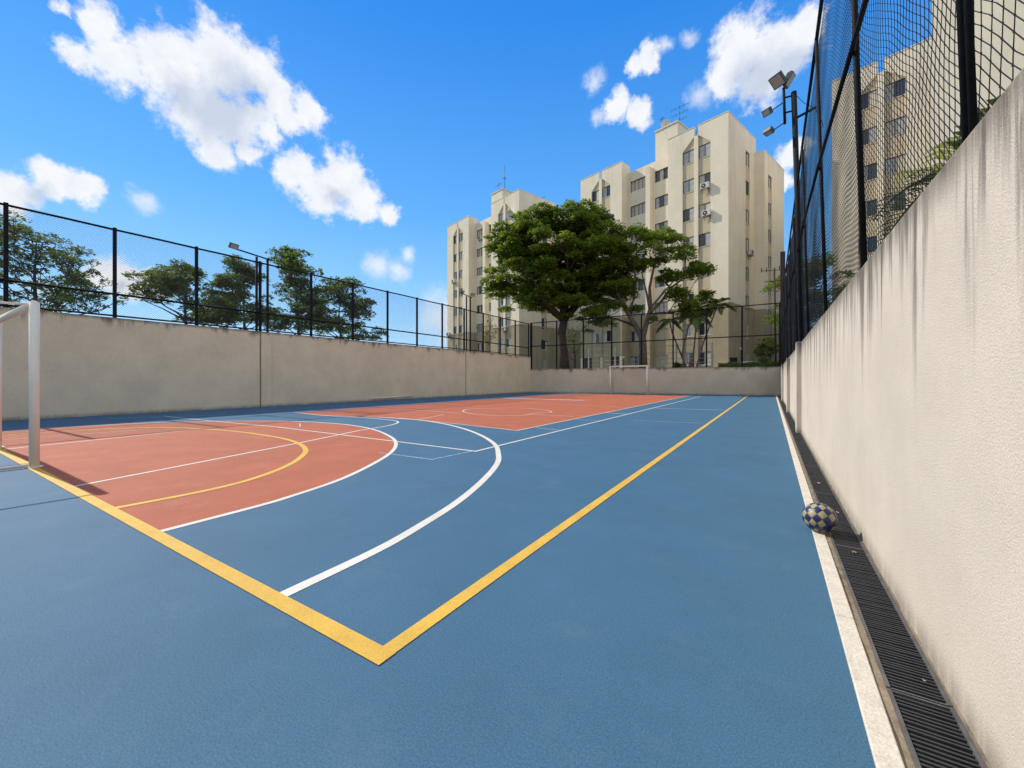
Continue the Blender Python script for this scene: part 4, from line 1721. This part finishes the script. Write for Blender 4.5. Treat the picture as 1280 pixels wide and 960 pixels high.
def palm(label, pts, d, fr_px, nf, seed, ll=0.5):
    rnd = random.Random(seed)
    P = [at(u, v, d) for (u, v) in pts]
    base = P[0].copy()
    base.z = GZ
    P[0] = base.copy()
    T = empty('palm_tree', base)
    tag(T, label, 'palm tree', 'slender palms before the central tower')
    path = []
    for i in range(len(P) - 1):
        for k in range(3):
            path.append(P[i].lerp(P[i + 1], k / 3) - base)
    path.append(P[-1] - base)
    n = len(path)
    mb = MB()
    mb.tube(path, [0.075 - 0.03 * i / n for i in range(n)], 8)
    mb.build('trunk', M_['bark2'], T, True)
    top = path[-1]
    L_ = fr_px * d / FPX
    for i in range(nf):
        a = 6.283 * i / nf + rnd.uniform(-0.3, 0.3)
        el = rnd.uniform(0.15, 1.1)
        f = MB()
        frond(f, top, (math.cos(a), math.sin(a), el), L_ * rnd.uniform(0.8, 1.1), rnd.uniform(0.55, 1.0), 22, ll, 0.12, rnd)
        f.build('frond', M_['palm'], T)


palm('leftmost short palm with spiky head behind the end wall', [(862, 474), (850, 440), (840, 415), (837, 402)], 33.6, 22, 9, 1, 0.4)
palm('straight slender palm second from the left', [(856, 474), (853, 440), (860, 410), (866, 396)], 33.4, 26, 9, 2, 0.5)
palm('slender palm with a dark head close to the tree', [(866, 474), (867, 440), (870, 410), (872, 396)], 33.9, 24, 8, 3, 0.5)
palm('rightmost leaning palm with a curved pale stem', [(868, 474), (878, 432), (888, 405), (897, 382)], 33.2, 30, 10, 4, 0.55)

# plant with strap leaves just behind the right wall
pl = empty('garden_plant', (0.88, 3.35, 1.5))
tag(pl, 'palm like plant poking through the right fence above the wall', 'plant')
rnd = random.Random(4)
for i, (dx, dy, dz, L_) in enumerate([(-0.08, 1.0, 0.42, 1.55), (-0.06, 1.0, 0.70, 0.85), (-0.06, 1.0, 0.22, 1.3), (0.3, 0.6, 1.0, 0.6),
                                      (0.5, -0.1, 0.8, 0.6), (0.02, 1.0, 0.55, 1.0), (0.25, -0.6, 0.5, 0.6)]):
    f = MB()
    frond(f, (0, 0, 0.78), (dx, dy, dz), L_, 0.24, 16, 0.24, 0.032, rnd)
    f.build('frond', M_['palm'] if i % 2 == 0 else M_['leafy'], pl)
mb = MB()
mb.tube([(0, 0, -0.1), (0, 0, 0.80)], [0.06, 0.04], 8)
mb.build('stem', M_['bark2'], pl, True)
tw = empty('dry_shrub', (0.95, 2.35, 1.5))
tag(tw, 'dry leafless twig caught beside the thick near fence post', 'plant')
mb = MB()
for i in range(9):
    a = Vector((rnd.uniform(-0.1, 0.15), rnd.uniform(-0.2, 0.2), 0))
    b = a + Vector((rnd.uniform(-0.25, 0.1), rnd.uniform(-0.1, 0.3), rnd.uniform(0.45, 0.85)))
    mb.tube(wiggle(a, b, 5, 0.18, 0, rnd), [0.007, 0.006, 0.005, 0.004, 0.003, 0.002], 4, cap=False)
mb.build('twigs', M_['bark2'], tw)

# low hedge and bushes behind the end wall
hp = empty('hedge', (-1.2, 33.6, GZ))
tag(hp, 'low clipped bright green hedge on the right behind the end wall', 'hedge')
n = 9000
P = np.stack([rng.uniform(-1.9, 1.95, n), rng.uniform(-0.3, 0.3, n), rng.uniform(0.05, 0.86, n) ** 0.7], 1)
P[:, 2] *= 1.0 + 0.05 * np.sin(P[:, 0] * 5)
P[:, 0] -= 0.2
D = rng.normal(size=(n, 3))
D /= np.linalg.norm(D, axis=1)[:, None]
o = link('foliage', leafmesh('foliage', P, D, rng.uniform(0.06, 0.12, n), rng.uniform(0.03, 0.07, n)), M_['hedge'], hp)
tag(o, kind='stuff')
mb = MB()
mb.box(-2.05, 1.7, -0.2, 0.2, 0.0, 0.6)
mb.build('stems', M_['bark'], hp)


def bush(label, u, v, d, r, m, n, L, seed, name='bush'):
    c = at(u, v, d)
    b = Vector((c.x, c.y, GZ))
    T = empty(name, b)
    tag(T, label, 'bush')
    rr_ = random.Random(seed)
    cl = []
    for i in range(14):
        q = Vector((rr_.gauss(0, 1), rr_.gauss(0, 1), rr_.gauss(0, 1))).normalized() * r * rr_.uniform(0.2, 0.75)
        cl.append((Vector((0, 0, c.z - GZ)) + q, r * 0.45, r * 0.35, n // 14))
    mb = MB()
    for cc_ in cl:
        mb.tube(wiggle((0, 0, 0), cc_[0], 4, 0.08, 0, rr_), [0.03, 0.025, 0.02, 0.015, 0.01], 5, cap=False)
    mb.build('stems', M_['bark'], T)
    crown('foliage', cl, M_[m], T, L=L, wr=0.28)


bush('spiky bush with yellow edged leaves next to the corner of the fence', 960, 436, 30.5, 0.95, 'leafy', 2600, (0.25, 0.5), 3)
bush('rounded yellow green shrub rising above the hedge', 955, 451, 30.0, 0.45, 'hedge', 1400, (0.08, 0.16), 5)
bush('small red flowering shrub at the foot of the palms', 863, 455, 32.8, 0.35, 'flower', 260, (0.06, 0.12), 6)
bush('dark green shrub left of the red flowers', 848, 458, 33.0, 0.45, 'palm', 700, (0.15, 0.3), 7)

# --------------------------------------------- flood lights, poles, small things


def floodlight(parent, p, rz, tilt, w=0.34, h=0.28):
    mb = MB()
    mb.box(-w / 2, w / 2, -0.03, 0.05, -h / 2, h / 2)
    for i in range(5):
        x = -w / 2 + w * (i + 0.5) / 5
        mb.box(x - 0.006, x + 0.006, 0.05, 0.09, -h * 0.4, h * 0.4)
    o = mb.build('floodlight', M_['grey'], parent)
    mb = MB()
    mb.box(-w / 2 + 0.02, w / 2 - 0.02, -0.036, -0.031, -h / 2 + 0.02, h / 2 - 0.02)
    mb.build('glass', M_['lamp'], o)
    o.location = p
    o.rotation_euler = (tilt, 0, rz)
    return o


def lean_x(z):
    return rx(z, 0.0)


YP = 12.0
fp = empty('floodlight_pole', (rx(1.88), YP, 1.88))
tag(fp, 'black pole with four floodlights rising beside the right fence', 'floodlight pole')
H = 8.05 - 1.88


def fpp(z):
    return Vector((-LEAN * z, 0, z))


tube_obj('pole', [fpp(0), fpp(H)], 0.058, M_['black'], fp, 12)
SO = Vector((-0.20, -0.02, 0))
tube_obj('side_mast', [fpp(H - 0.72) + SO, fpp(H + 0.17) + SO], 0.030, M_['black'], fp, 8)
for zz in (H - 0.08, H - 0.45):
    tube_obj('bracket', [fpp(zz), fpp(zz) + SO], 0.020, M_['black'], fp, 6)
tube_obj('cross_arm', [fpp(H - 0.66) + Vector((-0.02, 0, 0)), fpp(H - 0.52) + Vector((0.42, 0, 0))], 0.03, M_['black'], fp, 8)
floodlight(fp, fpp(H + 0.36) + SO + Vector((-0.12, -0.08, -0.02)), R(-38), R(48), 0.30, 0.30)
floodlight(fp, fpp(H + 0.36) + SO + Vector((0.12, 0.04, -0.02)), R(75), R(35), 0.22, 0.30)
for (dz, L_, ti) in ((-0.30, 0.36, R(35)), (-0.80, 0.34, R(72))):
    e = fpp(H + dz) + SO + Vector((-L_, -0.02, -0.02))
    tube_obj('arm', [fpp(H + dz + 0.12) + SO, e + Vector((0.12, 0, 0.02))], 0.012, M_['black'], fp, 6)
    floodlight(fp, e, R(-35), ti, 0.20, 0.16)
mb = MB()
mb.tube(wiggle(fpp(H) + Vector((0.05, 0, -0.1)), fpp(H - 1.1) + Vector((0.45, 0, 0)), 6, 0.25, 0.1, random.Random(2)), 0.006, 5)
mb.build('cable', M_['black'], fp)


def twin(label, y, xw, ztop, lights):
    T = empty('floodlight_pole', (WL - 0.24, y, 3.0))
    tag(T, label, 'floodlight pole')
    for dy in (0.0, 0.42):
        tube_obj('pole', [(0, dy, -1.4), (0, dy, ztop - 3)], 0.05, M_['black'], T, 8)
    tube_obj('cross_arm', [(0, -0.75, ztop - 3 + 0.12), (0, 0.6, ztop - 3)], 0.03, M_['black'], T, 8)
    for (dy, rz) in lights:
        floodlight(T, (0.08, dy, ztop - 3 + 0.18), rz, R(30), 0.32, 0.2)
    return T


twin('twin black posts with a floodlight between the two middle trees on the left', 8.3, 0, 5.98, [(-0.85, R(100))])
twin('twin black posts with floodlights in front of the far left tower', 21.6, 0, 6.7, [(-0.5, R(100)), (0.6, R(80))])

tp2 = empty('lamp_pole', (0.28, 33.6, GZ))
tag(tp2, 'thin dark pole with small crossarms beside the shaded tower side', 'pole')
tube_obj('pole', [(0, 0, 0), (-0.1, 0, 7.4)], 0.06, M_['rust'], tp2, 8)
tube_obj('cross_arm', [(-0.7, 0, 6.5), (0.35, 0, 6.5)], 0.025, M_['black'], tp2, 6)
tube_obj('cross_arm', [(-0.9, 0, 7.3), (0.3, 0, 7.2)], 0.02, M_['black'], tp2, 6)
for xx in (-0.85, -0.55, 0.2):
    tube_obj('insulator', [(xx, 0, 7.2), (xx, 0, 7.5)], 0.03, M_['black'], tp2, 6)
cp = empty('corner_column', (0.66, 33.1, GZ))
tag(cp, 'dark brown steel column at the far end of the right fence', 'column')
mb = MB()
mb.box(-0.14, 0.14, -0.12, 0.12, 0, 8.3)
mb.build('shaft', M_['rust'], cp)
mb = MB()
mb.box(-0.2, 0.2, -0.18, 0.18, 0.0, 0.06)
mb.build('base_plate', M_['black'], cp)


def box_lamp(label, u, v, d, w, h, arm):
    p = at(u, v, d)
    T = empty('wall_lamp', p)
    tag(T, label, 'lamp')
    mb = MB()
    mb.box(-w / 2, w / 2, -0.12, 0.12, -h / 2, h / 2)
    bevel(mb.build('housing', M_['black'], T), 0.02)
    mb = MB()
    mb.box(w / 2 - 0.02, w / 2 + arm, -0.04, 0.04, h / 2 - 0.12, h / 2 - 0.04)
    mb.build('arm', M_['black'], T)


box_lamp('black box lamp with a short arm on the end fence, left of the big trunk', 679, 431, 36.2, 0.28, 0.75, 0.28)
box_lamp('small black box fixed to a fence post, right of the big tree', 761, 420, 33.9, 0.26, 0.85, 0.05)

# railing of white horizontal bars in front of the tower
rl = empty('railing', (-14.5, 36.3, GZ), TA * 0.2)
tag(rl, 'railing of thin pale horizontal bars before the central tower', 'railing')
for zz in (0.35, 0.7, 1.05, 1.4, 1.9, 2.5):
    mb = MB()
    mb.tube([(0, 0, zz), (10.6, 0, zz)], 0.022, 6)
    mb.build('bar', M_['rail'], rl)
for x in (0.0, 2.6, 5.3, 7.9, 10.6):
    mb = MB()
    mb.box(x - 0.05, x + 0.05, -0.05, 0.05, 0, 2.6)
    mb.build('post', M_['plainw'] if x in (0.0, 2.6) else M_['rail'], rl)


def globe(label, u, v, d, r):
    p = at(u, v, d)
    T = empty('globe_lamp', (p.x, p.y, GZ))
    tag(T, label, 'garden lamp')
    mb = MB()
    vs, k, nr = [], 12, 8
    for i in range(nr + 1):
        th = math.pi * i / nr
        for j in range(k):
            a = 6.28318 * j / k
            vs.append((r * math.sin(th) * math.cos(a), r * math.sin(th) * math.sin(a), r * math.cos(th)))
    fs = [(i * k + j, i * k + k + j, i * k + k + (j + 1) % k, i * k + (j + 1) % k) for i in range(nr) for j in range(k)]
    mb.add(vs, fs)
    o = mb.build('globe', M_['plainw'], T, True)
    o.location = (0, 0, p.z - GZ)
    tube_obj('stand', [(0, 0, 0), (0, 0, p.z - GZ - r * 0.9)], 0.03, M_['black'], T, 8)


globe('small white globe lamp beside the fence post near the bins', 926.5, 436, 31.0, 0.11)
globe('white round lamp in front of the tower garage', 779, 447, 34.6, 0.13)


def bin_(label, u, d):
    p = at(u, 470, d)
    T = empty('litter_bin', (p.x, p.y, GZ))
    tag(T, label, 'bin', 'bins by the hedge')
    mb = MB()
    vs = []
    for (z, s) in ((0, 0.17), (0.88, 0.24)):
        vs += [(-s, -s, z), (s, -s, z), (s, s, z), (-s, s, z)]
    mb.add(vs, [(0, 3, 2, 1), (0, 1, 5, 4), (1, 2, 6, 5), (2, 3, 7, 6), (3, 0, 4, 7)])
    mb.build('bin_body', M_['binbody'], T)
    mb = MB()
    mb.box(-0.26, 0.26, -0.26, 0.26, 0.88, 0.98)
    bevel(mb.build('lid', M_['plainw'], T), 0.02)


bin_('left one of the two grey green bins with white lids', 931.5, 29.6)
bin_('right one of the two grey green bins with white lids', 940.5, 29.6)
p = at(917, 449, 31.5)
T = empty('planter', (p.x, p.y, GZ))
tag(T, 'small dark square planter box on the hedge line', 'planter')
mb = MB()
vs = []
for (z, s) in ((0, 0.16), (1.28, 0.24), (1.36, 0.27)):
    vs += [(-s, -s, z), (s, -s, z), (s, s, z), (-s, s, z)]
mb.add(vs, [(0, 3, 2, 1), (0, 1, 5, 4), (1, 2, 6, 5), (2, 3, 7, 6), (3, 0, 4, 7), (4, 5, 9, 8), (5, 6, 10, 9), (6, 7, 11, 10), (7, 4, 8, 11), (8, 9, 10, 11)])
mb.build('pot', M_['black'], T)

# pale stick lying along the foot of the left wall
mb = MB()
mb.tube([(WL + 0.14, 13.5, 0.14), (WL + 0.10, 16.4, 0.16)], 0.03, 8)
o = mb.build('wooden_pole', M_['goal'], None, True)
tag(o, 'long pale stick lying at the foot of the left wall', 'pole')


def scrap(label, x, y, m, s, seed, name='leaf_litter'):
    r_ = random.Random(seed)
    mb = MB()
    n = 7
    vs = [(0, 0, 0.004)]
    for i in range(n):
        a = 6.283 * i / n
        q = s * r_.uniform(0.6, 1.2)
        vs.append((q * math.cos(a), q * 0.5 * math.sin(a), r_.uniform(0.0, 0.012)))
    mb.add(vs, [(0, 1 + i, 1 + (i + 1) % n) for i in range(n)])
    o = mb.build(name, M_[m])
    sd = o.modifiers.new('thick', 'SOLIDIFY')
    sd.thickness = 0.001
    o.location = (x, y, 0.006)
    o.rotation_euler.z = r_.uniform(0, 3)
    tag(o, label, 'litter')


scrap('pink scrap lying on the drain grate beyond the ball', 0.42, 5.35, 'pinkscrap', 0.035, 1, 'scrap')
scrap('small white scrap on the grate just beyond the ball', 0.46, 4.25, 'paper', 0.012, 2, 'scrap')
scrap('curled dry leaf on the grate in front of the ball', 0.44, 3.33, 'mortar', 0.022, 3)
scrap('tiny pale chip on the near grate', 0.47, 2.05, 'paper', 0.007, 4, 'scrap')
scrap('little brown leaf on the far blue corner by the kerb', 0.12, 23.0, 'mortar', 0.06, 5)
